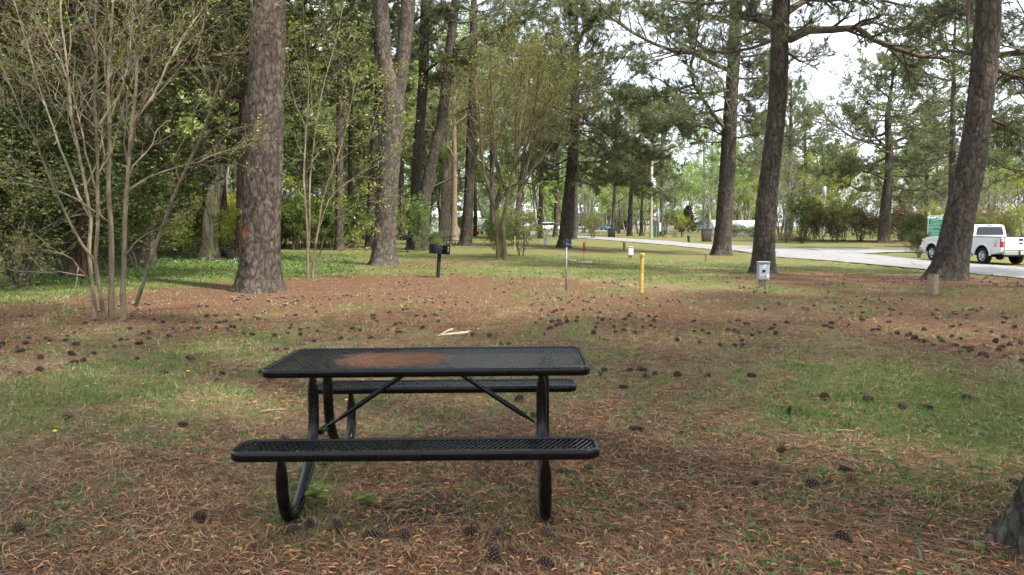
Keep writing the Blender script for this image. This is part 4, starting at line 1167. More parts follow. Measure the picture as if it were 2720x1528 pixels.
# ivy climbing tree feet
def ivy(label, tree_px, w, h, n, seed):
    rs = np.random.default_rng(seed); g = G(*tree_px); r = w * g[1] / F / 2
    th = -PI / 2 + rs.normal(size=n) * 0.9; z = h * rs.random(n) ** 1.6
    rr = r * (1.0 + 0.42 * np.exp(-z / 0.33) * 1.2) + 0.03
    P = np.stack([np.cos(th) * rr, np.sin(th) * rr, z], 1)
    C = MB(); leaves(C, P, 0.07, rs, asp=0.8)
    o = C.build('ivy', MAT['ivy']); o.location = g; tag(o, label, 'ivy')
ivy('thin ivy sprigs climbing the foot of the broad pine', (694, 772), 100, 1.1, 130, 441)
ivy('ivy on the foot of the leaning middle pine', (1123, 665), 34, 3.2, 320, 442)

# ------------------------------------------------------------------ ground litter
rs = np.random.default_rng(500)
def polar(n, r0, r1, half=43):
    r = np.exp(rs.random(n) * math.log(r1 / r0)) * r0; a = (rs.random(n) * 2 - 1) * R(half)
    return np.sin(a) * r, np.cos(a) * r, r

def litter_mat(name, stops, rough=0.85, trans=0.0):
    n = N(name); rp = n.n('ShaderNodeValToRGB'); el = rp.color_ramp.elements
    el[0].position = 0; el[0].color = (*stops[0], 1); el[1].position = 1; el[1].color = (*stops[-1], 1)
    for i, c in enumerate(stops[1:-1]):
        q = el.new((i + 1) / (len(stops) - 1)); q.color = (*c, 1)
    n.l(n.attr('tint'), rp.inputs[0])
    if trans: n.leaf(rp.outputs[0], trans, 0.03)
    else: n.bsdf(rp.outputs[0], rough, 0, 0.25)
    return n.m

# fallen needles
def straw():
    x, y, r = polar(165000, 1.9, 14); g, s = cover(x, y)
    wx, wy = G(1130, 1375)[:2]; worn = np.exp(-(((x - wx) / 0.5) ** 2 + ((y - wy - 0.1) / 0.34) ** 2))
    k = rs.random(len(x)) < np.clip(0.22 + 0.95 * s - 0.45 * g, 0.08, 1) * (1 - 0.65 * worn); x, y, r = x[k], y[k], r[k]
    n = len(x); z = terr(x, y) + 0.004 + 0.018 * rs.random(n) ** 2
    flow = fbm(x * 0.9, y * 0.9, 91, 2) * 5; a = flow + rs.normal(size=n) * 0.9
    L = 0.11 + 0.12 * rs.random(n); wd = np.clip(0.0014 * (0.6 + r * 0.33), 0.0016, 0.005)
    d = np.stack([np.cos(a), np.sin(a), rs.normal(size=n) * 0.06], 1); sd_ = np.stack([-np.sin(a), np.cos(a), 0 * a], 1)
    c = np.stack([x, y, z], 1); bend = sd_ * (rs.normal(size=n) * 0.10 * L)[:, None]
    p0 = c - d * (L / 2)[:, None]; p2 = c + d * (L / 2)[:, None]; p1 = c + bend; p1[:, 2] += 0.004
    w = sd_ * wd[:, None]
    v = np.stack([p0, p1 - w, p1 + w, p2], 1).reshape(-1, 3); i = np.arange(n)[:, None] * 4
    f = np.concatenate([i + np.array([[0, 1, 2]]), i + np.array([[1, 3, 2]])])
    mb = MB(); mb.add(v, f, 0, np.repeat(rs.random(n), 4))
    m = litter_mat('pine_straw', [(0.038, 0.019, 0.012), (0.10, 0.046, 0.026), (0.185, 0.088, 0.048), (0.27, 0.145, 0.083), (0.37, 0.25, 0.155)])
    tag(mb.build('pine_straw', m), 'fallen brown pine needles matted over the lawn', 'pine straw', kind='stuff')
straw()

def grass(name, n, r0, r1, mat, label, dry=False, hs=(0.03, 0.09), blades=9):
    x, y, r = polar(n, r0, r1); g, s = cover(x, y)
    pr = np.clip((1.0 - g) * (1 - 0.75 * s) * 0.9 + 0.15, 0, 1) if dry else np.clip((g - 0.22) * 1.25 + 0.05, 0.05, 0.8)
    k = (rs.random(len(x)) < pr) & ~inside(ROAD_POLY, x, y) & ~inside(SIDE_POLY, x, y); x, y, r = x[k], y[k], r[k]; g = g[k]
    n = len(x); B = blades
    sp = (0.03 + 0.0035 * r)[:, None]
    bx = x[:, None] + rs.normal(size=(n, B)) * sp; by = y[:, None] + rs.normal(size=(n, B)) * sp
    bz = terr(bx, by) - 0.003
    h = (hs[0] + (hs[1] - hs[0]) * rs.random((n, B))) * (0.7 + 0.5 * g[:, None]) * (1.0 + 0.012 * r[:, None])
    lean = rs.normal(size=(n, B, 2)) * (1.5 if dry else 0.75)
    d = norm(np.stack([lean[..., 0], lean[..., 1], np.ones((n, B))], -1))
    w = (np.clip(0.0016 * (0.7 + r * 0.32), 0.002, 0.010))[:, None, None]
    a = rs.random((n, B)) * 6.28; sv = np.stack([np.cos(a), np.sin(a), 0 * a], -1) * w
    b0 = np.stack([bx, by, bz], -1); tip = b0 + d * h[..., None]; tip[..., 2] = np.maximum(tip[..., 2], bz + 0.012)
    v = np.stack([b0 - sv, b0 + sv, tip], 2).reshape(-1, 3)
    t = np.repeat(np.clip(rs.random((n, 1)) * 0.6 + rs.random((n, B)) * 0.4, 0, 1).ravel(), 3)
    mb = MB(); mb.add(v, np.arange(len(v)).reshape(-1, 3), 0, t)
    tag(mb.build(name, mat), label, 'grass', kind='stuff')
MAT['grass'] = litter_mat('grass_blades', [(0.05, 0.11, 0.018), (0.09, 0.175, 0.03), (0.16, 0.225, 0.05), (0.29, 0.28, 0.11)], trans=0.3)
MAT['drygrass'] = litter_mat('dry_grass', [(0.20, 0.14, 0.075), (0.32, 0.24, 0.13), (0.42, 0.34, 0.20)], trans=0.2)
grass('grass', 44000, 2.0, 42, MAT['grass'], 'short green grass growing through the straw', False, (0.02, 0.06))
grass('dry_grass', 24000, 2.0, 34, MAT['drygrass'], 'dry tan grass thatch on the lawn', True, (0.03, 0.08), 8)

def catkins():
    x, y, r = polar(9500, 1.9, 13); g, s = cover(x, y); k = rs.random(len(x)) < 0.35 + 0.6 * s; x, y = x[k], y[k]; n = len(x)
    L = 0.026 + 0.026 * rs.random(n); cur = rs.normal(size=n) * 2.2; a0 = rs.random(n) * 6.28
    q = np.linspace(0, 1, 4); ang = a0[:, None] + cur[:, None] * q; st = (L / 3)[:, None]
    px = x[:, None] + np.cumsum(np.cos(ang) * st, 1); py = y[:, None] + np.cumsum(np.sin(ang) * st, 1)
    pz = terr(px, py) + 0.010 + 0.012 * rs.random((n, 1)) + 0.004 * np.sin(q * 3)
    mb = MB(); tubes(mb, np.stack([px, py, pz], -1), np.broadcast_to(np.array([0.0022, 0.0040, 0.0040, 0.0020]), (n, 4)), 3, 0, rs.random(n))
    m = litter_mat('catkin', [(0.34, 0.125, 0.045), (0.46, 0.21, 0.08), (0.56, 0.32, 0.15)])
    tag(mb.build('pine_catkins', m), 'curled orange pine catkins strewn over the ground', 'catkins', kind='stuff')
catkins()

def weeds():
    x, y, r = polar(8000, 2.1, 20); g, s = cover(x, y); k = rs.random(len(x)) < np.clip(g * 0.9 + 0.12, 0.16, 1); x, y, r = x[k], y[k], r[k]
    clus = vnoise(x * 1.3, y * 1.3, 66); k = clus > 0.42; x, y, r = x[k], y[k], r[k]; n = len(x); B = 7
    P = np.stack([x, y, terr(x, y) + 0.012], 1)[:, None] + rs.normal(size=(n, B, 3)) * np.array([0.028, 0.028, 0.006])
    mb = MB(); pp = P.reshape(-1, 3); pp[:, 2] = np.maximum(pp[:, 2], terr(pp[:, 0], pp[:, 1]) + 0.006)
    leaves(mb, pp, 0.027, rs, asp=0.7, clump=np.repeat(rs.random(n), B))
    m = leafmat('weed_leaf', (0.05, 0.12, 0.03), (0.14, 0.25, 0.07), 0.35, 0.03)
    tag(mb.build('clover_weeds', m), 'small leafy weeds spread over the lawn', 'weeds', kind='stuff')
weeds()

def forest_floor():
    n = 26000; y = 19 + 22 * rs.random(n); x = -0.2 * y - (0.45 * y) * rs.random(n)
    u, v = to_src(np.stack([x, y, 0 * x], 1)); k = (v < 760 - 0.05 * (u - 200)) & (fbm(x * .5, y * .5, 5, 2) > 0.36); x, y = x[k], y[k]
    h = 0.04 + 0.16 * fbm(x * .6, y * .6, 9, 2); z = terr(x, y) + h * rs.random(len(x))
    mb = MB(); leaves(mb, np.stack([x, y, z], 1), 0.07, rs, asp=0.6)
    tag(mb.build('ground_ivy', MAT['ivy']), 'rank green ground cover along the foot of the wood', 'ground cover', kind='stuff')
    c = G(520, 700); n = 110; p = np.stack([c[0] + rs.normal(size=n) * 1.6, c[1] + rs.normal(size=n) * 1.6, np.zeros(n)], 1); p[:, 2] = 0.10 + 0.10 * rs.random(n)
    mb = MB(); leaves(mb, p, 0.032, rs, asp=1.0); st = np.stack([p * np.array([1, 1, 0]), p], 1); tubes(mb, st, np.full((n, 2), 0.003), 3, 1)
    tag(mb.build('white_wildflowers', [plain('petal', (0.72, 0.74, 0.80)), MAT['ivy']]), 'patch of small white wildflowers at the wood edge', 'wildflowers', kind='stuff')
forest_floor()

def white_clover():
    n = 900; u = 1700 + 700 * rs.random(n); P = []
    y = 30 + 22 * rs.random(n); x = 0.17 * y + 0.28 * y * rs.random(n)
    k = ~inside(ROAD_POLY, x, y) & (fbm(x * .4, y * .4, 33, 2) > 0.5) & ((y - 30) < 14); x, y = x[k], y[k]
    mb = MB(); leaves(mb, np.stack([x, y, terr(x, y) + 0.05], 1), 0.028, rs, asp=1.0)
    tag(mb.build('clover_blossom', plain('clover_white', (0.6, 0.6, 0.55))), 'tiny white clover heads in the grass beside the road', 'wildflowers', kind='stuff')
white_clover()

# ------------------------------------------------------------------ pine cones
def cone_mesh(seed, L=0.085, Rm=0.033, op=0.5):
    rs = np.random.default_rng(seed); mb = MB()
    lathe(mb, [(0.001, -L / 2), (Rm * 0.5, -L * 0.42), (Rm * 0.62, -L * 0.1), (Rm * 0.45, L * 0.25), (0.002, L * 0.46)], sides=7, tint=0.05)
    n = 74; i = np.arange(n); q = (i + 0.5) / n; az = i * 2.39996
    zc = -L / 2 + L * q; rc = Rm * np.sin(np.clip(0.12 + q * 0.80, 0, 1) * PI) ** 0.7 * (1 - 0.25 * q)
    out = np.stack([np.cos(az), np.sin(az), 0 * az], 1); tan = np.stack([-np.sin(az), np.cos(az), 0 * az], 1); upv = np.array([0, 0, 1.0])
    tilt = (0.25 + op * (0.6 - q) + 0.1 * rs.normal(size=n))[:, None]
    d = norm(out + upv * (0.75 - tilt)); nrm = np.cross(tan, d)
    wd = (0.010 * (1 - 0.4 * q) + 0.002)[:, None]; base = out * (rc * 0.35)[:, None] + upv * zc[:, None]
    tip = out * rc[:, None] + upv * zc[:, None] + d * 0.008
    v = np.stack([base - tan * wd * 0.4, base + tan * wd * 0.4, tip + tan * wd * 0.75, tip - tan * wd * 0.75, tip + d * 0.004 - nrm * 0.003, tip - d * 0.004 + nrm * -0.004], 1)
    j = np.arange(n)[:, None] * 6
    t = np.stack([0 * q, 0 * q, 0.55 + 0 * q, 0.55 + 0 * q, 0.95 + 0 * q, 0.3 + 0 * q], 1)
    mb.add(v.reshape(-1, 3), j + np.array([[0, 1, 2, 3]]), 0, t.ravel())
    f3 = np.concatenate([j + np.array([[3, 2, 4]]), j + np.array([[3, 4, 5]]), j + np.array([[4, 2, 5]])]) + (mb.n - len(v) * 6)
    mb.Fs.append((f3, 0))
    return mb
MAT['cone'] = litter_mat('pine_cone', [(0.025, 0.017, 0.013), (0.075, 0.048, 0.035), (0.18, 0.13, 0.098), (0.36, 0.29, 0.235)])
CONES = [cone_mesh(1).mesh('pine_cone', MAT['cone']), cone_mesh(2, 0.075, 0.036, 0.9).mesh('pine_cone', MAT['cone']), cone_mesh(3, 0.095, 0.034, 0.2).mesh('pine_cone', MAT['cone'])]
D2 = 2720 / 2576.0
named = [((776, 1411), 'pine cone lying against the table left front foot'), ((822, 1400), 'largest upright pine cone beside the table left front foot'), ((896, 1405), 'pine cone just right of the upright cone by the table foot'),
         ((992, 1422), 'pine cone below the seat, third right of the table left foot'), ((1075, 1424), 'pine cone in front of the table, midway between its feet'), ((1310, 1484), 'upright pine cone at the bottom edge left of the largest front cone'),
         ((1452, 1500), 'large pine cone at the bottom edge below the table right foot'), ((1322, 1420), 'pine cone left of the table right front foot'), ((1452, 1416), 'pine cone touching the table right front foot'), ((1252, 1416), 'greyish pine cone in front of the table, left of the right foot'),
         ((532, 1376), 'pine cone alone on the straw left of the table foot'), ((52, 1408), 'pine cone at the lower left edge of the lawn'), ((2001, 1283), 'plump pine cone alone right of the table'), ((2158, 1285), 'dark pine cone right of the plump one'),
         ((2260, 1267), 'right-hand cone of the close pair at lower right'), ((2248, 1245), 'upper cone of the close pair at lower right'), ((1808, 1350), 'weathered pine cone among leaves right of the table'), ((2695, 1283), 'pine cone at the right edge above the mossy root'),
         ((1494, 1252), 'pine cone under the right end of the front seat, left one'), ((1563, 1244), 'pine cone just past the right end of the front seat'), ((2096, 1093), 'dark upright pine cone on the open lawn right of the table'), ((485, 1125), 'pine cone on the grass left of the front seat'), ((2238, 1432), 'pine cone beside a twig at lower right')]
others = [(1996, 996), (2191, 1056), (1800, 996), (2075, 1198), (2566, 1054), (1690, 1140), (1378, 1061), (1420, 1103), (507, 950), (222, 956), (364, 950), (438, 989), (2465, 1082), (755, 1165), (2400, 1080), (1655, 1027), (2305, 1060), (180, 1105), (1960, 880), (2060, 884)]
rs = np.random.default_rng(909)
CG = 'pine cones scattered over the lawn'
def cone_label(x, y):
    u, _ = to_src(np.array([x, y, 0.0]))
    where = next(t for l_, t in [(330, 'left of the bare shrub'), (620, 'right of the bare shrub'), (880, 'in front of the broad pine'), (1120, 'in front of the forked pine'), (1330, 'near the black grill'), (1480, 'left of the water pipe'),
        (1640, 'right of the water pipe'), (1800, 'around the yellow post'), (1960, 'left of the grey electric box'), (2150, 'around the grey electric box'), (2380, 'left of the leaning pine'), (99999, 'near the timber post')] if u < l_)
    zone = 'close to the table' if y < 8.5 else ('on the near lawn' if y < 10.5 else ('on the middle lawn' if y < 13 else ('on the far lawn' if y < 17 else 'on the farthest straw')))
    return 'loose pine cone %s, %s' % (zone, where)
def put_cone(x, y, i, label, sc=1.0, group=None, stand=False):
    z = float(terr(x, y)); o = link('pine_cone', CONES[i % 3], None)
    o.scale = (sc * (0.8 + 0.5 * rs.random()), sc, sc * (0.75 + 0.5 * rs.random()))
    o.rotation_euler = (rs.normal() * 0.3, 0.2, rs.random() * 6.28) if stand else (PI / 2 + rs.normal() * 0.25, rs.random() * 6.28, rs.random() * 6.28)
    o.location = (x, y, z + (0.038 if stand else 0.023) * sc)
    return tag(o, label, 'pine cone', group)
for i, (px, lab) in enumerate(named):
    g = G(px[0], px[1] + 8); put_cone(g[0], g[1], i, lab, 0.74 + 0.2 * rs.random(), None, 'upright' in lab)
for i, px in enumerate(others):
    g = G(px[0], px[1] + 6); put_cone(g[0], g[1], i, cone_label(g[0], g[1]), 0.8 + 0.25 * rs.random(), CG)
xs, ys = [], []
while len(xs) < 620:
    x, y, r = polar(400, 8.0, 34, 38); g, s = cover(x, y); u, v = to_src(np.stack([x, y, 0 * x], 1))
    k = (rs.random(400) < np.clip(s * 1.15 - 0.12 + 0.10 * (y > 14), 0.03, 1) * sstep(0.38, 0.62, fbm(x * 0.7, y * 0.5, 131, 3)) ** 1.2) & (u > -20) & (u < 2740) & ~((np.abs(x + 0.47) < 1.1) & (np.abs(y - 4.6) < 1.2)) & ~inside(ROAD_POLY, x, y)
    xs += list(x[k]); ys += list(y[k])
od = np.argsort(np.hypot(xs, ys)); xs = np.array(xs)[od]; ys = np.array(ys)[od]
for i in range(255):
    put_cone(xs[i], ys[i], i, cone_label(xs[i], ys[i]), 0.62 + 0.42 * rs.random(), CG)
mb = MB(); cm = CONES[1]
cv = np.empty(len(cm.vertices) * 3, np.float32); cm.vertices.foreach_get('co', cv); cv = cv.reshape(-1, 3)
for i in range(255, 620):
    s = 0.03 * (0.8 + 0.6 * rs.random()); n = 6
    a = np.arange(n) * PI / 3; az = rs.random() * 6.28
    prof = [(0.25, -1.1), (0.85, -0.6), (1.0, 0.0), (0.7, 0.7), (0.15, 1.2)]
    v = np.array([[(1 + 0.25 * ((k + i) % 2)) * r_ * math.cos(t), r_ * (1 + 0.25 * ((k + i + 1) % 2)) * math.sin(t), zz] for (r_, zz) in prof for k, t in enumerate(a)]) * s * 0.85
    v = v @ rotm(PI / 2, 0, az).T + np.array([xs[i], ys[i], float(terr(xs[i], ys[i])) + s * 0.7])
    ii = np.arange(4)[:, None] * n; j = np.arange(n)[None]; f = np.stack([ii + j, ii + (j + 1) % n, ii + n + (j + 1) % n, ii + n + j], -1).reshape(-1, 4)
    mb.add(v, f, 0, np.tile(np.array([0.15, 0.75, 0.1, 0.7, 0.2, 0.8]), 5))
tag(mb.build('distant_pine_cones', MAT['cone']), 'small far pine cones dotting the straw under the trees', 'pine cones', kind='stuff')

# ------------------------------------------------------------------ picnic table
def coat_mat():
    n = N('black_plastic_coat'); co = n.coord('Object')
    w = n.noise(co, 14, 6, 0.7); d = n.noise(co, 70, 4, 0.7)
    c = n.mix(n.rng(w, 0.45, 0.75, 0, 0.5), (0.0025, 0.0028, 0.0036), (0.007, 0.007, 0.0065))
    c = n.mix(n.rng(d, 0.69, 0.74, 0, 0.45), c, (0.09, 0.075, 0.055))
    n.bsdf(c, n.rng(w, 0.3, 0.7, 0.16, 0.34), 0, 0.34, n.bump(d, 0.04, 0.004))
    return n.m
MAT['black'] = coat_mat()
def mesh_mat():
    n = N('coated_mesh'); co = n.coord('Object')
    sp = n.n('ShaderNodeSeparateXYZ'); n.l(co, sp.inputs[0])
    dx = n.math('MULTIPLY', n.math('SUBTRACT', sp.outputs[0], -0.23), 2.9); dy = n.math('MULTIPLY', n.math('SUBTRACT', sp.outputs[1], -0.02), 3.6)
    d = n.math('POWER', n.math('ADD', n.math('POWER', n.math('ABSOLUTE', dx), 3.0), n.math('POWER', n.math('ABSOLUTE', dy), 3.0)), 0.333)
    d = n.math('ADD', d, n.math('MULTIPLY', n.math('SUBTRACT', n.noise(co, 9, 6, 0.7), 0.5), 1.7))
    ring = n.math('MULTIPLY', n.rng(d, 0.82, 0.95, 1, 0), n.rng(n.noise(co, 9, 5, 0.7), 0.3, 0.6, 0.45, 1.0))
    c = n.mix(ring, (0.0025, 0.0028, 0.0036), (0.165, 0.068, 0.032))
    n.bsdf(c, n.rng(d, 0.75, 1.0, 0.8, 0.28), 0, 0.45)
    return n.m
MAT['mesh'] = mesh_mat()

def round_rect(Lx, Ly, r, n=8):
    pts = []
    for cx, cy, a0 in ((Lx / 2 - r, Ly / 2 - r, 0), (-Lx / 2 + r, Ly / 2 - r, 90), (-Lx / 2 + r, -Ly / 2 + r, 180), (Lx / 2 - r, -Ly / 2 + r, 270)):
        for k in range(n + 1):
            a = R(a0 + 90 * k / n); pts.append((cx + r * math.cos(a), cy + r * math.sin(a), math.cos(a), math.sin(a)))
    return np.array(pts)

def slab(parent, name, Lx, Ly, cy, z, rr, mat_mesh):
    e_rim = MB(); rp = round_rect(Lx, Ly, rr)
    sec = np.array([(-0.004, -0.048), (0, -0.044), (0, -0.009), (-0.003, -0.003), (-0.009, 0), (-0.024, 0.0), (-0.028, -0.003), (-0.030, -0.010), (-0.007, -0.012), (-0.007, -0.046)])
    n, k = len(rp), len(sec)
    v = np.zeros((n, k, 3)); v[..., 0] = rp[:, 0:1] + rp[:, 2:3] * sec[None, :, 0]; v[..., 1] = rp[:, 1:2] + rp[:, 3:4] * sec[None, :, 0] + cy; v[..., 2] = sec[None, :, 1] + z
    i = np.arange(n)[:, None]; j = np.arange(k)[None]; i2 = (i + 1) % n; j2 = (j + 1) % k
    f = np.stack([i * k + j, i2 * k + j, i2 * k + j2, i * k + j2], -1).reshape(-1, 4)
    e_rim.add(v.reshape(-1, 3), f[:, ::-1])
    top = e_rim.build(name, MAT['black'], parent, True)
    # expanded-metal lattice
    px, py = 0.0285, 0.0285
    nx = int(Lx / px) + 2; ny = int(Ly / py) + 2
    ix, iy = np.meshgrid(np.arange(nx), np.arange(ny), indexing='ij')
    X = (ix - nx / 2 + 0.5 * (iy % 2)) * px; Y = (iy - (ny - 1) / 2) * py
    P = np.stack([X, Y], -1)
    segs = []
    for s in (0, 1):
        a = P[:, :-1].reshape(-1, 2); odd = (iy[:, :-1] % 2).ravel(); jx = ix[:, :-1].ravel() + odd - s * 1
        jx = np.where(s == 0, ix[:, :-1].ravel() + (odd), ix[:, :-1].ravel() + odd - 1)
        ok = (jx >= 0) & (jx < nx); jy = (iy[:, :-1].ravel() + 1)
        b = P[np.clip(jx, 0, nx - 1), jy]
        segs.append(np.stack([a, b], 1)[ok])
    S = np.concatenate(segs)
    def ins(p, m):
        q = np.abs(p) - np.array([Lx / 2 - rr, Ly / 2 - rr]); o = np.linalg.norm(np.maximum(q, 0), axis=-1) + np.minimum(q.max(-1), 0)
        return o < rr - m
    S = S[ins(S[:, 0], 0.012) & ins(S[:, 1], 0.012)]
    n = len(S); a, b = S[:, 0], S[:, 1]; d = norm(b - a); s2 = np.stack([-d[:, 1], d[:, 0]], 1)
    t = np.array([0, 1.0]); ww = np.array([0.0031, 0.0031]); zz = np.array([0.0, 0.0])
    c = a[:, None] * (1 - t)[None, :, None] + b[:, None] * t[None, :, None]
    lf = c + s2[:, None] * ww[None, :, None]; rt = c - s2[:, None] * ww[None, :, None]
    v = np.zeros((n, 2, 4, 3)); v[:, :, 0, :2] = lf; v[:, :, 1, :2] = rt; v[:, :, 2, :2] = rt; v[:, :, 3, :2] = lf
    v[:, :, 0, 2] = zz; v[:, :, 1, 2] = zz - 0.0012; v[:, :, 2, 2] = zz - 0.0042; v[:, :, 3, 2] = zz - 0.0034
    v[..., 1] += cy; v[..., 2] += z - 0.0065
    i = (np.arange(n) * 8)[:, None, None] + np.arange(1)[None, :, None] * 4; j = np.arange(4)[None, None]; j2 = (j + 1) % 4
    f = np.stack([i + j, i + j2, i + 4 + j2, i + 4 + j], -1).reshape(-1, 4)
    mb = MB(); mb.add(v.reshape(-1, 3), f[:, ::-1]); mb.build('mesh_panel', mat_mesh, top)
    return top

def picnic_table():
    e = thing('picnic_table', 'black mesh-topped metal picnic table with a rusty burn mark, in the foreground', 'picnic table', (-0.469, 4.592, float(terr(-0.469, 4.592))), -0.0084); e.rotation_euler = (0, -0.011, -0.0084)
    LX = 1.83
    top = slab(e, 'table_top', LX, 0.756, 0.0, 0.76, 0.065, MAT['mesh'])
    for s in (-1, 1):
        seat = slab(e, 'seat', LX, 0.253, 0.764 * s, 0.446, 0.075, MAT['black'])
        b = MB(); box(b, (0, 0.764 * s, 0.429), (LX - 0.12, 0.022, 0.012)); b.build('support_rail', MAT['black'], seat)
    for x in (-0.70, 0.70, -0.05):
        b = MB(); box(b, (x, 0, 0.738), (0.03, 0.70, 0.012)); b.build('under_brace', MAT['black'], top)
    def flat_tube(path, rad, x0):
        """round pipe whose two ends are squeezed flat"""
        p = spline(path, 46); n = len(p); s = np.linspace(0, 1, n); sides = 16
        t = norm(np.gradient(p, axis=0)); u = np.tile(np.array([1.0, 0, 0]), (n, 1)); w = np.cross(t, u)
        sq = np.minimum(sstep(0.0, 0.11, s), sstep(0.0, 0.11, 1 - s)); a = np.arange(sides) * 2 * PI / sides
        ru = rad * (0.30 + 0.70 * sq); rw = rad * (1.25 - 0.25 * sq)
        v = p[:, None] + u[:, None] * (np.cos(a)[None] * ru[:, None])[..., None] + w[:, None] * (np.sin(a)[None] * rw[:, None])[..., None]
        i = np.arange(n - 1)[:, None] * sides; j = np.arange(sides)[None]; j2 = (j + 1) % sides
        f = np.stack([i + j, i + j2, i + sides + j2, i + sides + j], -1).reshape(-1, 4)
        m = MB(); m.add(v.reshape(-1, 3) + np.array([x0, 0, 0]), f); return m
    for sx in (-1, 1):
        for sy in (-1, 1):
            path = np.array([(0, 0.125 * sy, 0.735), (0, 0.125 * sy, 0.62), (0, 0.125 * sy, 0.47), (0, 0.15 * sy, 0.335), (0, 0.25 * sy, 0.20), (0, 0.42 * sy, 0.085),
                             (0, 0.57 * sy, 0.026), (0, 0.685 * sy, 0.05), (0, 0.745 * sy, 0.14), (0, 0.764 * sy, 0.27), (0, 0.764 * sy, 0.425)])
            lg = flat_tube(path, 0.031, (0.66 if sx > 0 else -0.675) + 0.012 * sy).build('leg', MAT['black'], e, True)
        m = MB(); p0 = np.array([0.635 * sx, -0.02, 0.345]); p1 = np.array([0.06 * sx, -0.02, 0.734])
        q = np.array([p0, p0 * 0.9 + p1 * 0.1, p0 * 0.82 + p1 * 0.18, p0 * 0.12 + p1 * 0.88, p1]); tubes(m, q, np.array([0.008, 0.008, 0.0155, 0.0155, 0.010]), 10, cap=True)
        br = m.build('diagonal_brace', MAT['black'], e, True)
        m = MB(); cyl(m, p0 + np.array([-0.02, -0.016, 0.012]), p0 + np.array([-0.02, 0.016, 0.012]), 0.009, sides=6); m.build('bolt', MAT['steel'], br)
        for sy in (-1, 1):
            for yy, zz in ((0.125 * sy, 0.722), (0.764 * sy, 0.412)):
                m = MB(); lathe(m, [(0.013, -0.006), (0.013, 0.006), (0.007, 0.008), (0.007, 0.016), (0.001, 0.017)], (0.66 * sx, yy, zz), 6); m.build('nut', MAT['steel'], e)
        m = MB(); box(m, (0.645 * sx, 0, 0.345), (0.03, 0.29, 0.03), bev=0.004); m.build('cross_bar', MAT['black'], e)
    return e
MAT['steel'] = plain('galvanised_steel', (0.20, 0.21, 0.22), 0.55, 0.6, 0.4, 0.2, 15)
MAT['concrete'] = plain('concrete', (0.42, 0.41, 0.39), 0.9, 0, 0.2, 0.15, 8, 0.3)
MAT['wood'] = plain('weathered_wood', (0.27, 0.21, 0.15), 0.85, 0, 0.2, 0.25, 12, 0.3)
MAT['greybox'] = plain('grey_enamel', (0.30, 0.33, 0.36), 0.5, 0, 0.4, 0.08, 5)
MAT['palebox'] = plain('pale_enamel', (0.52, 0.55, 0.57), 0.5, 0, 0.4, 0.08, 5)
MAT['dark'] = plain('dark_plastic', (0.02, 0.02, 0.022), 0.5)
MAT['white'] = plain('white_paint', (0.78, 0.79, 0.80), 0.5, 0, 0.4, 0.03)
MAT['yellow'] = plain('yellow_pvc', (0.44, 0.30, 0.08), 0.65, 0, 0.3, 0.38, 16)
MAT['blue'] = plain('blue_iron', (0.02, 0.035, 0.07), 0.6, 0, 0.4, 0.2)
MAT['red'] = plain('red_paint', (0.30, 0.04, 0.025), 0.6, 0, 0.4, 0.2)
MAT['grill'] = plain('sooty_iron', (0.014, 0.014, 0.015), 0.65, 0, 0.3, 0.4, 20, 0.2)
table = picnic_table()
for (px, rz, lab) in [((1175, 655), 0.5, 'nearer black picnic table behind the two middle grills'), ((1158, 645), 0.3, 'farther black picnic table behind the two middle grills'),
                      ((1347, 650), 0.4, 'picnic table behind the umbrella-shaped tree'), ((1778, 631), 0.1, 'green-black picnic table on the lawn beyond the road')]:
    g = G(*px); c = copy_tree(table); c.location = g; c.rotation_euler = (0, 0, rz); c['label'] = lab

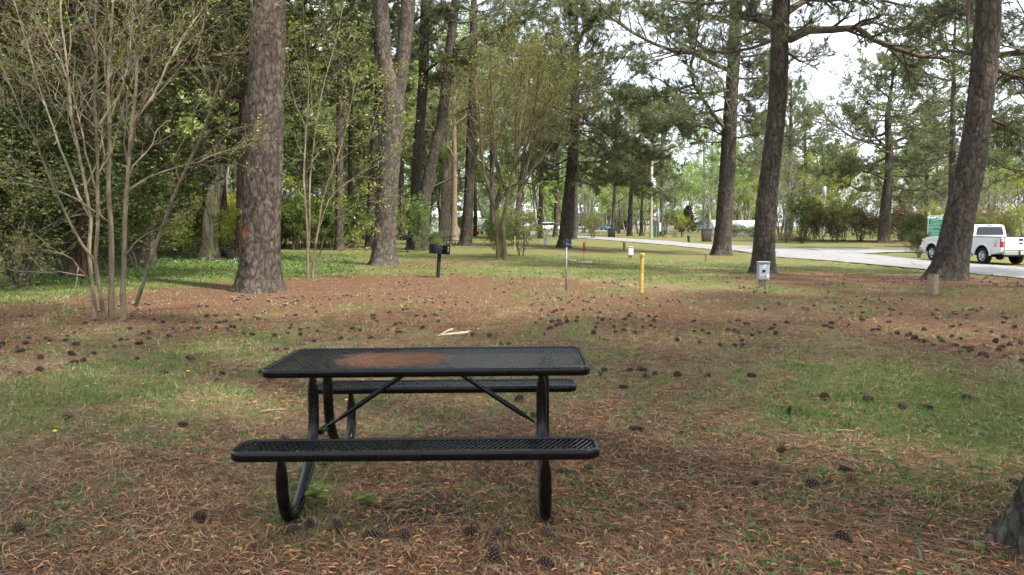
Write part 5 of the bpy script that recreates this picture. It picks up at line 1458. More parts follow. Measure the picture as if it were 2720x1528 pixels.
# ------------------------------------------------------------------ park grills
def grill(px, label, rz, lean=0.0, H=0.70):
    g = G(*px); e = thing('park_grill', label, 'grill', g, rz); e.rotation_euler = (0, lean, rz)
    m = MB(); box(m, (0, 0, H / 2 - 0.1), (0.085, 0.085, H + 0.2), bev=0.008); m.build('post', MAT['grill'], e)
    w, dp, h, t = 0.48, 0.40, 0.26, 0.008; z0 = H
    m = MB(); box(m, (0, 0, z0 + t / 2), (w, dp, t)); box(m, (0, dp / 2 - t / 2, z0 + h / 2 + t), (w, t, h)); fb = m.build('firebox', MAT['grill'], e)
    for s in (-1, 1):
        m = MB(); x = s * (w / 2 - t / 2)
        # side plate with an E-shaped grate notch near the front
        yy = [-dp / 2 + t, -dp / 2 + 0.055, -dp / 2 + 0.08, -dp / 2 + 0.15, dp / 2 - t]
        box(m, (x, (yy[0] + yy[1]) / 2, z0 + h / 2 + t), (t, yy[1] - yy[0], h)); box(m, (x, (yy[3] + yy[4]) / 2, z0 + h / 2 + t), (t, yy[4] - yy[3], h))
        for za, zb in ((0.0, 0.07), (0.225, h)): box(m, (x, (yy[1] + yy[3]) / 2, z0 + t + (za + zb) / 2), (t, yy[3] - yy[1], zb - za))
        for za in (0.105, 0.165): box(m, (x, (yy[2] + yy[3]) / 2, z0 + t + za), (t, yy[3] - yy[2], 0.024))
        m.build('side_plate', MAT['grill'], e)
    m = MB()
    for k in range(13): cyl(m, (-w / 2 + 0.03 + k * (w - 0.06) / 12, -dp / 2 - 0.01, z0 + 0.15), (-w / 2 + 0.03 + k * (w - 0.06) / 12, dp / 2 - 0.02, z0 + 0.15), 0.006, sides=6)
    cyl(m, (-w / 2 + 0.02, -dp / 2 + 0.01, z0 + 0.15), (w / 2 - 0.02, -dp / 2 + 0.01, z0 + 0.15), 0.007, sides=6); gr = m.build('grate', MAT['grill'], e)
    m = MB()
    for s in (-1, 1):
        q = spline([(s * 0.12 - 0.05, -dp / 2, z0 + 0.15), (s * 0.12 - 0.05, -dp / 2 - 0.09, z0 + 0.15), (s * 0.12 + 0.05, -dp / 2 - 0.09, z0 + 0.15), (s * 0.12 + 0.05, -dp / 2, z0 + 0.15)], 10); tubes(m, q, np.full(10, 0.007), 6)
    m.build('grate_handle', MAT['grill'], gr)
    return e
grill((1163, 738), 'nearest black park grill on a slightly leaning post', R(38), R(5))
grill((1082, 671), 'black park grill left of the green bush', R(12))
grill((1046, 655), 'black park grill half hidden behind the forked pale pine', R(0))
grill((1299, 634), 'small far park grill left of the umbrella-shaped tree', R(20))
grill((1810, 631), 'far park grill on the lawn beyond the road', R(10))

# ------------------------------------------------------------------ posts, pipes, boxes
def pedestal(px, label, mats, rz=0.0, detailed=False, H=0.5, bw=0.28, bh=0.44, name='electric_box'):
    g = G(*px); e = thing(name, label, 'electric box', g, rz)
    m = MB(); box(m, (-0.03, 0.02, 0.10), (0.10, 0.10, 0.44), bev=0.006); m.build('post', MAT['wood'], e)
    m = MB(); cyl(m, (0.06, 0.0, -0.1), (0.06, 0.0, 0.32), 0.02, sides=10); m.build('conduit', MAT['steel'], e, True)
    z = H - bh / 2 + 0.16
    m = MB(); box(m, (0, -0.02, z), (bw, 0.15, bh), bev=0.012); c = m.build('cabinet', mats, e)
    m = MB(); box(m, (0, -0.10, z - 0.02), (bw - 0.05, 0.02, bh - 0.09), bev=0.006); m.build('cover', mats, c)
    m = MB(); box(m, (0, -0.035, z + bh / 2 + 0.006), (bw + 0.02, 0.20, 0.022), bev=0.005); m.build('lid', mats, c)
    if detailed:
        m = MB(); box(m, (0.0, -0.114, z + 0.01), (0.075, 0.012, 0.055)); b = m.build('breaker', MAT['dark'], c)
        m = MB()
        for k in range(3): box(m, (-0.024 + 0.024 * k, -0.124, z + 0.016), (0.012, 0.014, 0.03))
        m.build('switch', MAT['dark'], b)
        for x in (-0.05, 0.03):
            m = MB(); lathe(m, [(0.0, -0.118), (0.026, -0.118), (0.028, -0.112), (0.028, -0.108)], (x, 0, 0), 16, axis='z')
            v = m.V[0]; m.V[0] = np.stack([v[:, 0], v[:, 2] - 0.004, z - 0.115 + v[:, 1]], 1); o = m.build('outlet', MAT['dark'], c)
            m = MB(); box(m, (x, -0.121, z - 0.115), (0.066, 0.002, 0.066)); m.build('outlet_plate', MAT['palebox'], c)
        m = MB(); box(m, (0.095, -0.112, z - 0.11), (0.03, 0.006, 0.06)); box(m, (0.0, -0.112, z + 0.10), (0.03, 0.005, 0.03)); box(m, (0.03, -0.112, z + 0.15), (0.06, 0.004, 0.022)); m.build('sticker', MAT['white'], c)
    return e
pedestal((2025, 768), 'grey electric box with two outlets in front of the arching-limbed pine', MAT['greybox'], R(-4), True)
pedestal((1674, 690), 'pale grey closed electric box beside the yellow post', MAT['palebox'], R(6))
pedestal((1450, 659), 'grey closed electric box left of the low-crowned pine', MAT['greybox'], R(4))
pedestal((1400, 648), 'farthest white electric box near the umbrella-shaped tree', MAT['white'], R(0))

def post(px, label, s, h, rz, lean=0.0):
    g = G(*px); e = thing('wooden_post', label, 'post', g, rz); e.rotation_euler = (lean, 0, rz)
    m = MB(); box(m, (0, 0, h / 2 - 0.1), (s, s, h + 0.2), bev=0.008); m.build('shaft', MAT['wood'], e)
    m = MB(); box(m, (0, 0, h + 0.006), (s * 1.04, s * 1.04, 0.014), bev=0.004); m.build('cap', MAT['wood_dark'], e)
    return e
MAT['wood_dark'] = plain('dark_wood', (0.13, 0.095, 0.07), 0.9, 0, 0.2, 0.3, 15, 0.3)
post((2477, 781), 'short square timber post in front of the thick leaning pine', 0.17, 0.44, R(28))
post((1878, 695), 'short square post left of the snaking-limbed pine', 0.15, 0.40, R(5), R(4))
post((1658, 665), 'dark short post just left of the pale electric box', 0.15, 0.58, R(10))
post((1558, 650), 'small post right of the low-crowned pine foot', 0.16, 0.42, R(0))
post((1463, 640), 'tiny far post left of the low-crowned pine', 0.16, 0.40, R(0))
post((1712, 627), 'tiny post at the foot of the far pines beyond the road', 0.16, 0.42, R(0))
post((1838, 630), 'tiny post beyond the road near the brown bin', 0.16, 0.42, R(0))
post((1977, 634), 'small dark post beyond the road between the two right pines', 0.2, 0.5, R(0))

def yellow_post(px, label, h=0.90, r=0.048, lean=0.0):
    g = G(*px); e = thing('yellow_pipe_post', label, 'post', g); e.rotation_euler = (0, lean, 0)
    m = MB(); lathe(m, [(r, -0.1), (r, h - 0.11), (r * 1.0, h - 0.1)], sides=18); m.build('pipe', MAT['yellow'], e, True)
    m = MB(); lathe(m, [(r * 1.01, h - 0.105), (r * 1.06, h - 0.10), (r * 1.22, h - 0.02), (r * 1.24, h), (r * 1.0, h + 0.004), (0.001, h + 0.006)], sides=18); m.build('cap', MAT['yellow'], e, True)
yellow_post((1703, 777), 'tall yellow pipe post right of the blue-handled water pipe', lean=R(0.8))
yellow_post((1367, 662), 'far yellow post among suckers of the umbrella-shaped tree', 0.8)
yellow_post((1291, 634), 'yellow post left of the umbrella-shaped tree trunk', 0.7)
yellow_post((1259, 623), 'leftmost far yellow post in front of the grey trailer', 0.9)
yellow_post((1274, 625), 'second far yellow post in front of the grey trailer', 0.7)

def hydrant(px, label, h, head, rh):
    g = G(*px); e = thing('water_hydrant', label, 'water pipe', g)
    m = MB(); cyl(m, (0, 0, -0.15), (0, 0, h), 0.019, sides=12); m.build('pipe', MAT['steel'], e, True)
    m = MB(); lathe(m, [(0.02, h - 0.02), (0.034, h), (0.036, h + 0.05), (0.026, h + 0.07), (0.012, h + 0.09), (0.012, h + 0.16)], sides=12)
    hd = m.build('head', head, e, True)
    m = MB(); q = spline([(0.02, 0, h + 0.03), (0.08, 0, h + 0.035), (0.105, 0, h + 0.015), (0.11, 0, h - 0.02)], 10); tubes(m, q, np.array([0.022] * 8 + [0.024, 0.026]), 10, cap=True); m.build('spout', head, hd, True)
    m = MB(); q = spline([(0.025, 0, h + 0.17), (-0.01, 0, h + rh), (-0.07, 0, h + rh - 0.03), (-0.085, 0, h + 0.10), (-0.04, 0, h + 0.03)], 16); tubes(m, q, np.full(16, 0.011), 8, cap=True)
    q = spline([(0.025, 0, h + 0.05), (0.045, 0, h + 0.12), (0.03, 0, h + rh - 0.01), (-0.01, 0, h + rh)], 8); tubes(m, q, np.full(8, 0.010), 8); m.build('lever', head, hd, True)
hydrant((1504, 772), 'thin steel water pipe with a blue hydrant head', 1.05, MAT['blue'], 0.15)
g = G(1551, 698); e = thing('hand_pump', 'thin pipe with a rusty red pump handle on a concrete pad', 'water pipe', g)
m = MB(); cyl(m, (0, 0, -0.1), (0, 0, 0.55), 0.02, sides=10); m.build('pipe', MAT['steel'], e, True)
m = MB(); lathe(m, [(0.02, 0.52), (0.05, 0.56), (0.055, 0.66), (0.045, 0.70), (0.05, 0.76), (0.035, 0.84), (0.028, 0.90), (0.001, 0.91)], sides=10); box(m, (0.05, 0, 0.64), (0.08, 0.04, 0.05), bev=0.008); m.build('head', MAT['red'], e, True)
for (px, sx, sy, lab) in [((1551, 698), 0.34, 0.34, 'concrete pad under the red pump handle'), ((1518, 693), 0.20, 0.2, 'grey-green slab left of the pump pad')]:
    g = G(*px); m = MB(); a = np.linspace(0, 2 * PI, 14, endpoint=False); rr_ = 1 + 0.12 * np.sin(a * 3 + sx)
    top = np.stack([np.cos(a) * rr_ * sx, np.sin(a) * rr_ * sy, 0 * a + 0.045], 1); bot = top * np.array([1.03, 1.03, 0]) + np.array([0, 0, -0.05])
    m.add(np.concatenate([top, bot, [[0, 0, 0.05]]]), np.array([[i, 14 + i, 14 + (i + 1) % 14, (i + 1) % 14] for i in range(14)])); m.Fs.append((np.array([[i, (i + 1) % 14, 28] for i in range(14)]), 0))
    o = m.build('concrete_pad', MAT['concrete']); o.location = g; tag(o, lab, 'concrete pad')

# broken pale branch on the lawn, litter, twigs, dandelions
MAT['pole_wood0'] = plain('stick_wood', (0.26, 0.20, 0.13), 0.8)
MAT['barewood'] = plain('bare_wood', (0.62, 0.53, 0.36), 0.7, 0, 0.3, 0.2, 25, 0.2)
g = G(1205, 893); e = thing('broken_branch', 'split pale barkless branch on the lawn behind the table', 'branch', g, R(8)); e.scale = (0.7,) * 3
m = MB(); q = spline([(-0.34, 0.02, 0.02), (-0.15, 0.0, 0.035), (0.10, 0.01, 0.05), (0.27, 0.04, 0.06)], 12); tubes(m, q, np.array([0.006, 0.012, 0.018, 0.02, 0.022, 0.026, 0.028, 0.03, 0.034, 0.036, 0.034, 0.03]), 7, cap=False); m.build('main_split', MAT['barewood'], e)
m = MB(); q = spline([(-0.30, -0.03, 0.015), (-0.2, 0.06, 0.06), (-0.08, 0.12, 0.11), (0.0, 0.15, 0.12)], 8); tubes(m, q, np.linspace(0.010, 0.022, 8), 6)
for k in range(4): tubes(m, spline([(0.24, 0.02 + 0.015 * k, 0.05), (0.30, 0.03 + 0.02 * k, 0.06 + 0.012 * k), (0.33 + 0.01 * k, 0.03 + 0.02 * k, 0.085)], 4), np.linspace(0.012, 0.002, 4), 5)
m.build('splinter', MAT['barewood'], e)
tw = [((2440, 1480), 0.16, 1.2, 'lichen-spotted stick near the mossy root', MAT['grey_bark']), ((725, 1095), 0.22, 0.35, 'short pale stick left of the table', MAT['pole_wood0']), ((2245, 1150), 0.13, -0.2, 'short pale stick right of the table', MAT['pole_wood0']),
      ((2560, 1448), 0.18, -0.5, 'curved grey twig next to the mossy root', MAT['grey_bark'])]
for px, L, a, lab, mt in tw:
    g = G(*px); m = MB(); d = np.array([math.cos(a), math.sin(a), 0]); q = spline([-d * L / 2 + [0, 0, .012], [0.01, 0.01, 0.016], d * L / 2 + [0, 0, .014]], 7); tubes(m, q, np.array([.006, .009, .008, .009, .008, .009, .006]), 7, cap=True)
    o = m.build('stick', mt, None, True); o.location = g; tag(o, lab, 'stick')
MAT['dandelion'] = plain('dandelion_petal', (0.75, 0.55, 0.02), 0.7)
for px, lab in [((130, 924), 'yellow dandelion at the far left of the lawn'), ((500, 1000), 'yellow dandelion on the grass left of the table'), ((1270, 884), 'yellow dandelion beside the split pale branch'), ((147, 1165), 'yellow dandelion low on the left'),
                ((921, 1079), 'yellow dandelion seen under the table'), ((1022, 785), 'yellow dandelion near the foot of the forked pine'), ((1543, 756), 'yellow dandelion right of the water pipe'), ((1698, 768), 'yellow dandelion touching the yellow pipe post')]:
    g = G(*px); e = thing('dandelion', lab, 'flower', g); e.scale = (0.7,) * 3
    m = MB(); cyl(m, (0, 0, 0), (0, 0, 0.07), 0.003, sides=5); m.build('stalk', MAT['ivy'], e)
    m = MB(); lathe(m, [(0.004, 0.066), (0.021, 0.078), (0.023, 0.083), (0.013, 0.09), (0.001, 0.092)], sides=11); m.build('flower_head', MAT['dandelion'], e)
def leafy(px, label, h, n, ls, seed):
    rs = np.random.default_rng(seed); g = G(*px); e = thing('seedling', label, 'plant', g)
    m = MB(); st = spline([(0, 0, -0.01), (0.01, 0, h * 0.5), (0.0, 0.01, h)], 6); tubes(m, st, np.linspace(0.0025, 0.0015, 6), 5); m.build('stem', MAT['twig'], e)
    for i in range(n):
        q = (i + 1) / n; az = i * 2.4; z = h * (0.25 + 0.75 * q); d = np.array([math.cos(az), math.sin(az), 0.25]); s = np.array([-math.sin(az), math.cos(az), 0]); b = np.array([0, 0, z]); L = 1.5 * ls * (0.7 + 0.5 * rs.random())
        v = np.array([b, b + d * L * 0.35 + s * L * 0.28, b + d * L * 0.75 + s * L * 0.22 - [0, 0, 0.1 * L], b + d * L - [0, 0, 0.25 * L], b + d * L * 0.75 - s * L * 0.22 - [0, 0, 0.1 * L], b + d * L * 0.35 - s * L * 0.28, b + d * L * 0.5 - [0, 0, 0.06 * L]])
        m = MB(); m.add(v, np.array([[0, 1, 6], [1, 2, 6], [2, 3, 6], [3, 4, 6], [4, 5, 6], [5, 0, 6]]), 0, rs.random()); m.build('leaf', MAT['green'], e)
leafy((2600, 1305), 'leafy broad-leaved seedling above the mossy root', 0.24, 11, 0.065, 1)
leafy((2340, 1330), 'thin dark seedling at lower right', 0.22, 9, 0.03, 2)
leafy((2450, 1335), 'tiny two-leaved sprout at lower right', 0.06, 4, 0.04, 3)
leafy((840, 1345), 'grey-green weed growing by the table left leg', 0.12, 12, 0.05, 4)
leafy((970, 1345), 'leafy weed under the front seat', 0.07, 10, 0.045, 5)

# ------------------------------------------------------------------ road-side furniture beyond the road
def bin_(px, label, h, w, mat, tilt=0.0, rz=0.0):
    g = G(*px); e = thing('rubbish_bin', label, 'bin', g, rz)
    o = prism('body', [(-w * 0.40, 0.03), (w * 0.40, 0.03), (w * 0.5, h * 0.88), (-w * 0.5, h * 0.88)], -w * 0.45, w * 0.45, mat, e, 0.03)
    prism('lid', [(-w * 0.55, h * 0.885), (w * 0.55, h * 0.885), (w * 0.50, h), (-w * 0.45, h)], -w * 0.5, w * 0.5, mat, e, 0.02)
    for s in (-1, 1):
        m = MB(); cyl(m, (w * 0.35, s * w * 0.42, 0.10), (w * 0.35, s * w * 0.50, 0.10), 0.10, sides=12); m.build('wheel', MAT['dark'], e)
MAT['brown_bin'] = plain('brown_plastic', (0.06, 0.045, 0.04), 0.5)
bin_((1876, 642), 'brown wheeled bin beyond the road by the grey trunks', 1.35, 0.95, MAT['brown_bin'])
bin_((1624, 630), 'black bin at the foot of a far pine', 1.1, 0.95, MAT['dark'])
g = G(1830, 644); e = thing('green_bollard', 'short tilted green bollard at the far road edge', 'bollard', g); e.rotation_euler = (0, R(-6), 0)
MAT['green_paint'] = plain('green_paint', (0.02, 0.09, 0.05), 0.5)
m = MB(); lathe(m, [(0.13, -0.1), (0.13, 0.5), (0.15, 0.52), (0.15, 0.62), (0.11, 0.66)], sides=12); m.build('tube', MAT['green_paint'], e, True)
m = MB(); lathe(m, [(0.155, 0.60), (0.17, 0.62), (0.17, 0.70), (0.001, 0.73)], sides=12); m.build('cap', MAT['green_paint'], e, True)

MAT['pole_wood'] = plain('pole_wood', (0.36, 0.31, 0.23), 0.9, 0, 0.2, 0.2, 3, 0.2)
g = G(1729, 634); e = thing('utility_pole', 'wooden utility pole with a grey transformer beyond the road', 'utility pole', g)
H = (634 - 430) * g[1] / F
m = MB(); lathe(m, [(0.17, -0.3), (0.15, H * 0.5), (0.13, H), (0.001, H + 0.01)], sides=10); m.build('pole', MAT['pole_wood'], e, True)
m = MB(); z = (634 - 503) * g[1] / F; lathe(m, [(0.001, z), (0.27, z + 0.02), (0.29, z + 0.1), (0.29, z + 0.85), (0.25, z + 0.95), (0.001, z + 1.0)], (0.12, -0.36, 0), 14); tr = m.build('transformer', MAT['palebox'], e, True)
m = MB()
for s in (-1, 0, 1): lathe(m, [(0.03, z + 0.95), (0.06, z + 1.0), (0.03, z + 1.05), (0.06, z + 1.1), (0.02, z + 1.2)], (0.12 + s * 0.14, -0.36, 0), 8)
m.build('bushing', MAT['white'], tr, True)
g = G(1747, 630); e = thing('lamp_pole', 'steel pole with a small lit-looking lamp globe and meter box beyond the road', 'lamp pole', g)
m = MB(); H2 = (630 - 553) * g[1] / F; cyl(m, (0, 0, -0.2), (0, 0, H2), 0.10, 0.08, sides=10); cyl(m, (0.22, 0, -0.2), (0.22, 0, H2 * 0.95), 0.05, sides=8); m.build('pole', MAT['steel'], e, True)
m = MB(); tubes(m, spline([(0, 0, H2 * 0.80), (-0.25, 0, H2 * 0.84), (-0.4, 0, H2 * 0.80)], 6), np.full(6, 0.03), 6); lathe(m, [(0.05, H2 * 0.80), (0.17, H2 * 0.77), (0.18, H2 * 0.73), (0.10, H2 * 0.70), (0.001, H2 * 0.695)], (-0.42, 0, 0), 10); m.build('lamp', MAT['white'], e, True)
m = MB(); box(m, (0.24, -0.14, 1.25), (0.28, 0.2, 1.1), bev=0.02); m.build('meter_box', MAT['palebox'], e)
m = MB(); box(m, (-0.35, 0, 0.8), (0.34, 0.1, 1.9), bev=0.01); m.build('panel', MAT['green_paint'], e)
# power lines
for k, (a, b, sag) in enumerate([(W(1729, 470, 95), W(2900, 300, 60), 0.6), (W(1729, 480, 95), W(2900, 365, 60), 0.9)]):
    q = np.linspace(0, 1, 24)[:, None]; p = a * (1 - q) + b * q; p[:, 2] -= (4 * sag * q * (1 - q))[:, 0]
    m = MB(); tubes(m, p, np.full(24, 0.012), 4); tag(m.build('power_line', MAT['steel']), ['upper', 'lower'][k] + ' thin wire running right from the utility pole', 'wire')
g = G(2186, 634); e = thing('white_pole', 'white banded standpipe among the thicket beyond the road', 'pole', g)
H = (634 - 497) * g[1] / F; m = MB(); lathe(m, [(0.16, -0.2), (0.16, H * 0.68)], sides=12); m.build('lower_tube', MAT['white'], e, True)
m = MB(); lathe(m, [(0.13, H * 0.66), (0.13, H * 0.8), (0.19, H * 0.805), (0.19, H * 0.98), (0.12, H), (0.001, H)], sides=12); m.build('upper_tube', MAT['palebox'], e, True)

# ------------------------------------------------------------------ sign
MAT['sign'] = plain('sign_green', (0.0, 0.15, 0.075), 0.6, 0, 0.25, 0.05)
MAT['sign_edge'] = plain('sign_edge', (0.55, 0.72, 0.66), 0.5)
ys = 49.0; sx0, sx1 = W(2467, 600, ys)[0], W(2511, 600, ys)[0]; zt = W(2480, 573, ys)[2]; xc = (sx0 + sx1) / 2; sw = sx1 - sx0
gz = float(terr(xc, ys)); zt -= gz; sh = 2.0
e = thing('park_sign', 'green park sign with white lettering behind the truck nose', 'sign', (xc, ys, gz), R(-12))
def rr_panel(name, w, h, r, z1, y0, th, mat, parent):
    p = round_rect(w, h, r, 6); n = len(p); m = MB()
    f = np.stack([p[:, 0], 0 * p[:, 0] + y0, p[:, 1] + z1 - h / 2], 1); b = f + np.array([0, th, 0])
    m.add(np.concatenate([f, b, [[0, y0, z1 - h / 2]]]), np.array([[i, (i + 1) % n, n + (i + 1) % n, n + i] for i in range(n)]))
    m.Fs.append((np.array([[i, 2 * n, (i + 1) % n] for i in range(n)])[:, ::-1], 0)); m.Fs.append((np.array([list(range(n, 2 * n))]), 0))
    return m.build(name, mat, parent)
bk = rr_panel('board', sw, sh, 0.12, zt, 0.0, 0.04, MAT['sign_edge'], e)
rr_panel('face', sw - 0.05, sh - 0.05, 0.10, zt - 0.025, -0.006, 0.004, MAT['sign'], bk)
def text(parent, s, size, x, y, z, mat, name='lettering', rot=(PI / 2, 0, 0), bold=False, align='CENTER', ext=0.002):
    cu = bpy.data.curves.new(name, 'FONT'); cu.body = s; cu.size = size; cu.align_x = align; cu.extrude = ext
    if bold: cu.offset = size * 0.02
    o = bpy.data.objects.new('tmp_text', cu); COL.objects.link(o)
    dg = bpy.context.evaluated_depsgraph_get(); me = bpy.data.meshes.new_from_object(o.evaluated_get(dg)); bpy.data.objects.remove(o)
    me.materials.clear(); me.materials.append(mat)
    return link(name, me, parent, (x, y, z), rot)
text(e, 'HAMPTON', sw * 0.185, -sw * 0.10, -0.012, zt - 0.19, MAT['white'], bold=True)
text(e, 'VA', sw * 0.175, sw * 0.36, -0.012, zt - 0.19, MAT['sign_edge'])
m = MB(); q = np.linspace(-1, 1, 16); p = np.stack([q * sw * 0.36, 0 * q - 0.012, zt - 0.27 + 0.018 * np.sin(q * 3)], 1); tubes(m, p, np.full(16, 0.010), 4); m.build('flourish', MAT['sign_edge'], e)
rs = np.random.default_rng(8)
for k, (off, wdt) in enumerate([(0.12, .72), (0.18, .62), (0.04, .66), (0.05, .54), (0.05, .82), (0.05, .26), (0.05, .56), (0.05, .78), (0.05, .58), (0.05, .56), (0.05, .80), (0.05, .78), (0.05, .72), (0.05, .32), (0.05, .6), (0.05, .62), (0.05, .5)]):
    m = MB(); x = -sw / 2 + off * sw; zz = zt - 0.40 - 0.088 * k
    end = x + wdt * sw
    while x < end:
        L = min(0.03 + 0.06 * rs.random(), end - x + 0.01); box(m, (x + L / 2, -0.010, zz), (L, 0.004, 0.012)); x += L + 0.016
    m.build('text_line', MAT['white'], e)
for s in (-1, 1):
    m = MB(); box(m, (s * (sw / 2 - 0.06), 0.10, (zt + 0.22) / 2 - 0.1), (0.12, 0.12, zt + 0.42), bev=0.008); m.build('post', MAT['pole_wood'], e)

# ------------------------------------------------------------------ pickup truck
MAT['truck'] = plain('truck_white', (0.74, 0.75, 0.77), 0.25, 0, 0.5, 0.02, 3, 0, 0.6)
MAT['glass'] = plain('dark_glass', (0.012, 0.014, 0.018), 0.06, 0, 0.6, 0.1)
MAT['chrome'] = plain('chrome', (0.62, 0.63, 0.65), 0.18, 0.9, 0.5, 0.05)
MAT['tyre'] = plain('tyre', (0.022, 0.022, 0.023), 0.85, 0, 0.2, 0.2)
MAT['taillight'] = plain('taillight_red', (0.42, 0.015, 0.02), 0.2, 0, 0.5, 0.1)
MAT['amber'] = plain('amber', (0.65, 0.20, 0.02), 0.3)
MAT['plate'] = plain('plate', (0.60, 0.66, 0.78), 0.5)
def wheel(parent, x, y, r, w, side):
    wl = MB(); s = side
    lathe(wl, [(r * 0.62, -w / 2), (r * 0.9, -w / 2), (r, -w * 0.38), (r, w * 0.38), (r * 0.9, w / 2), (r * 0.62, w / 2), (r * 0.60, w * 0.3), (r * 0.60, -w * 0.3), (r * 0.62, -w / 2)], (x, y, r), 30, axis='y')
    t = wl.build('wheel', MAT['tyre'], parent, True)
    m = MB(); lathe(m, [(r * 0.62, w * 0.44 * s), (r * 0.55, w * 0.46 * s), (r * 0.52, w * 0.30 * s), (r * 0.20, w * 0.38 * s), (0.001, w * 0.40 * s)], (x, y, r), 24, axis='y'); 
    rim = m.build('rim', MAT['chrome'], t, True)
    for k in range(8):
        m = MB(); a = k * PI / 4; c = np.array([x + math.cos(a) * r * 0.40, y + s * w * 0.36, r + math.sin(a) * r * 0.40]); box(m, c, (r * 0.14, 0.02, r * 0.12), rotm(0, -a, 0)); m.build('rim_hole', MAT['dark'], t)
    m = MB(); lathe(m, [(r * 0.16, w * 0.36), (r * 0.15, w * 0.46), (0.001, w * 0.47)], (x, 0, r), 14, axis='y'); m.V[0][:, 1] = y + s * m.V[0][:, 1]; m.build('hub_cap', MAT['chrome'], t, True)
    return t
def pickup():
    rl = np.array([23.75, 39.0]); hd = norm(np.array([-0.10, 0.995])); lft = np.array([-hd[1], hd[0]])
    org = rl - lft * 0.86
    e = thing('pickup_truck', 'white pickup truck parked by the road behind the leaning pine', 'truck', (org[0], org[1], float(terr(*org)) + 0.0), math.atan2(hd[1], hd[0]))
    hw = 1.00; wb = 3.97; r = 0.41
    def arch(cx, R_, n=12): return [(cx + R_ * math.cos(a), r + R_ * math.sin(a)) for a in np.linspace(PI - 0.12, 0.12, n)][::-1]
    def tum(co):
        k = max(0.0, co.z - 1.05) * 0.10; co.y *= (1 - k); return co
    # lower body: bed box side, rocker, fenders as one outline with wheel arches
    low = [(-1.30, 0.62)] + arch(0, 0.56)[::-1] + [(0.78, 0.52), (3.0, 0.50)] + arch(wb, 0.56)[::-1] + [(4.86, 0.62), (4.92, 0.98), (4.84, 1.16), (4.5, 1.28), (3.15, 1.36), (0.80, 1.36), (-1.30, 1.36)]
    prism('body', low, -hw, hw, MAT['truck'], e, 0.035, 2, fix=tum)
    cabp = [(0.80, 1.34), (3.18, 1.34), (2.45, 1.94), (2.2, 1.985), (1.1, 1.985), (0.86, 1.94)]
    def cabfix(co):
        k = max(0.0, co.z - 1.34) / 0.65; co.y *= (0.955 - 0.15 * k); return co
    cab = prism('cab', cabp, -hw, hw, MAT['truck'], e, 0.05, 3, fix=cabfix)
    # rear window, side windows, windscreen
    def pane(name, quad, parent, mat=MAT['glass'], th=0.012, rnd=0.06):
        q = np.array(quad, float); c = q.mean(0); nrm_ = norm(np.cross(q[1] - q[0], q[2] - q[0])); pts = []
        for i in range(4):
            a, b, d = q[i - 1], q[i], q[(i + 1) % 4]; u1 = norm(a - b); u2 = norm(d - b)
            for t in np.linspace(0, 1, 5): pts.append(b + u1 * rnd * (1 - t) ** 2 + u2 * rnd * t ** 2)
        pts = np.array(pts); n = len(pts); m = MB(); m.add(np.concatenate([pts + nrm_ * th, pts]), np.array([[i, n + i, n + (i + 1) % n, (i + 1) % n] for i in range(n)])); m.Fs.append((np.array([list(range(n))]), 0)); return m.build(name, mat, parent)
    pane('rear_window', [(0.785, 0.76, 1.44), (0.785, -0.76, 1.44), (0.835, -0.66, 1.86), (0.835, 0.66, 1.86)], cab)
    pane('windscreen', [(3.04, -0.82, 1.46), (3.04, 0.82, 1.46), (2.52, 0.70, 1.90), (2.52, -0.70, 1.90)], cab)
    for s in (-1, 1):
        y0, y1 = s * 0.962, s * 0.838
        q1 = [(2.92, y0, 1.42), (1.98, y0, 1.42), (1.98, y1, 1.88), (2.44, y1, 1.88)]; q2 = [(1.88, y0, 1.42), (0.98, y0, 1.42), (1.02, y1, 1.88), (1.88, y1, 1.88)]
        for q in (q1, q2): pane('side_window', q if s < 0 else q[::-1], cab)
        m = MB(); box(m, (2.75, s * 1.15, 1.50), (0.14, 0.24, 0.30), bev=0.03); mi = m.build('wing_mirror', MAT['dark'], e); m = MB(); box(m, (2.67, s * 1.15, 1.52), (0.012, 0.18, 0.22)); m.build('mirror_glass', MAT['chrome'], mi)
        m = MB(); box(m, (2.78, s * 1.01, 1.45), (0.08, 0.10, 0.05)); m.build('arm', MAT['dark'], mi)
        for x in (2.0, 0.95): m = MB(); box(m, (x + 0.12, s * 1.005, 1.20), (0.20, 0.03, 0.04), bev=0.01); m.build('door_handle', MAT['chrome'], e)
        for x in (1.93, 0.79, 2.98): m = MB(); box(m, (x, s * 0.999, 0.95), (0.012, 0.010, 0.76)); m.build('panel_gap', MAT['dark'], e)
        m = MB(); tubes(m, np.array([(3.0, s * 1.0, 0.40), (0.72, s * 1.0, 0.40)]), np.array([0.05, 0.05]), 10, cap=True); m.build('running_board', MAT['chrome'], e, True)
        for cx in (0, wb):
            a = np.linspace(0.05, PI - 0.05, 18); o = []
            m = MB(); p = np.stack([cx + 0.58 * np.cos(a), np.full(18, s * 1.005), r + 0.58 * np.sin(a)], 1); tubes(m, p, np.full(18, 0.05), 8); m.build('wheel_arch', MAT['truck'], e, True)
            m = MB(); lathe(m, [(0.55, 0.0), (0.55, 0.42)], (cx, 0, r), 20, axis='y'); m.V[0][:, 1] = s * 0.97 - s * m.V[0][:, 1]; m.V[0][:, 2] = np.maximum(m.V[0][:, 2], 0.5); m.build('wheel_well', MAT['dark'], e, True)
            wheel(e, cx, s * 0.86, r, 0.28, s)
        m = MB(); box(m, (-1.27, s * 0.93, 1.08), (0.10, 0.155, 0.42), bev=0.02); tl = m.build('tail_light', MAT['taillight'], e); m = MB(); box(m, (-1.275, s * 0.93, 1.20), (0.10, 0.13, 0.10), bev=0.01); m.build('reversing_lens', MAT['white'], tl)
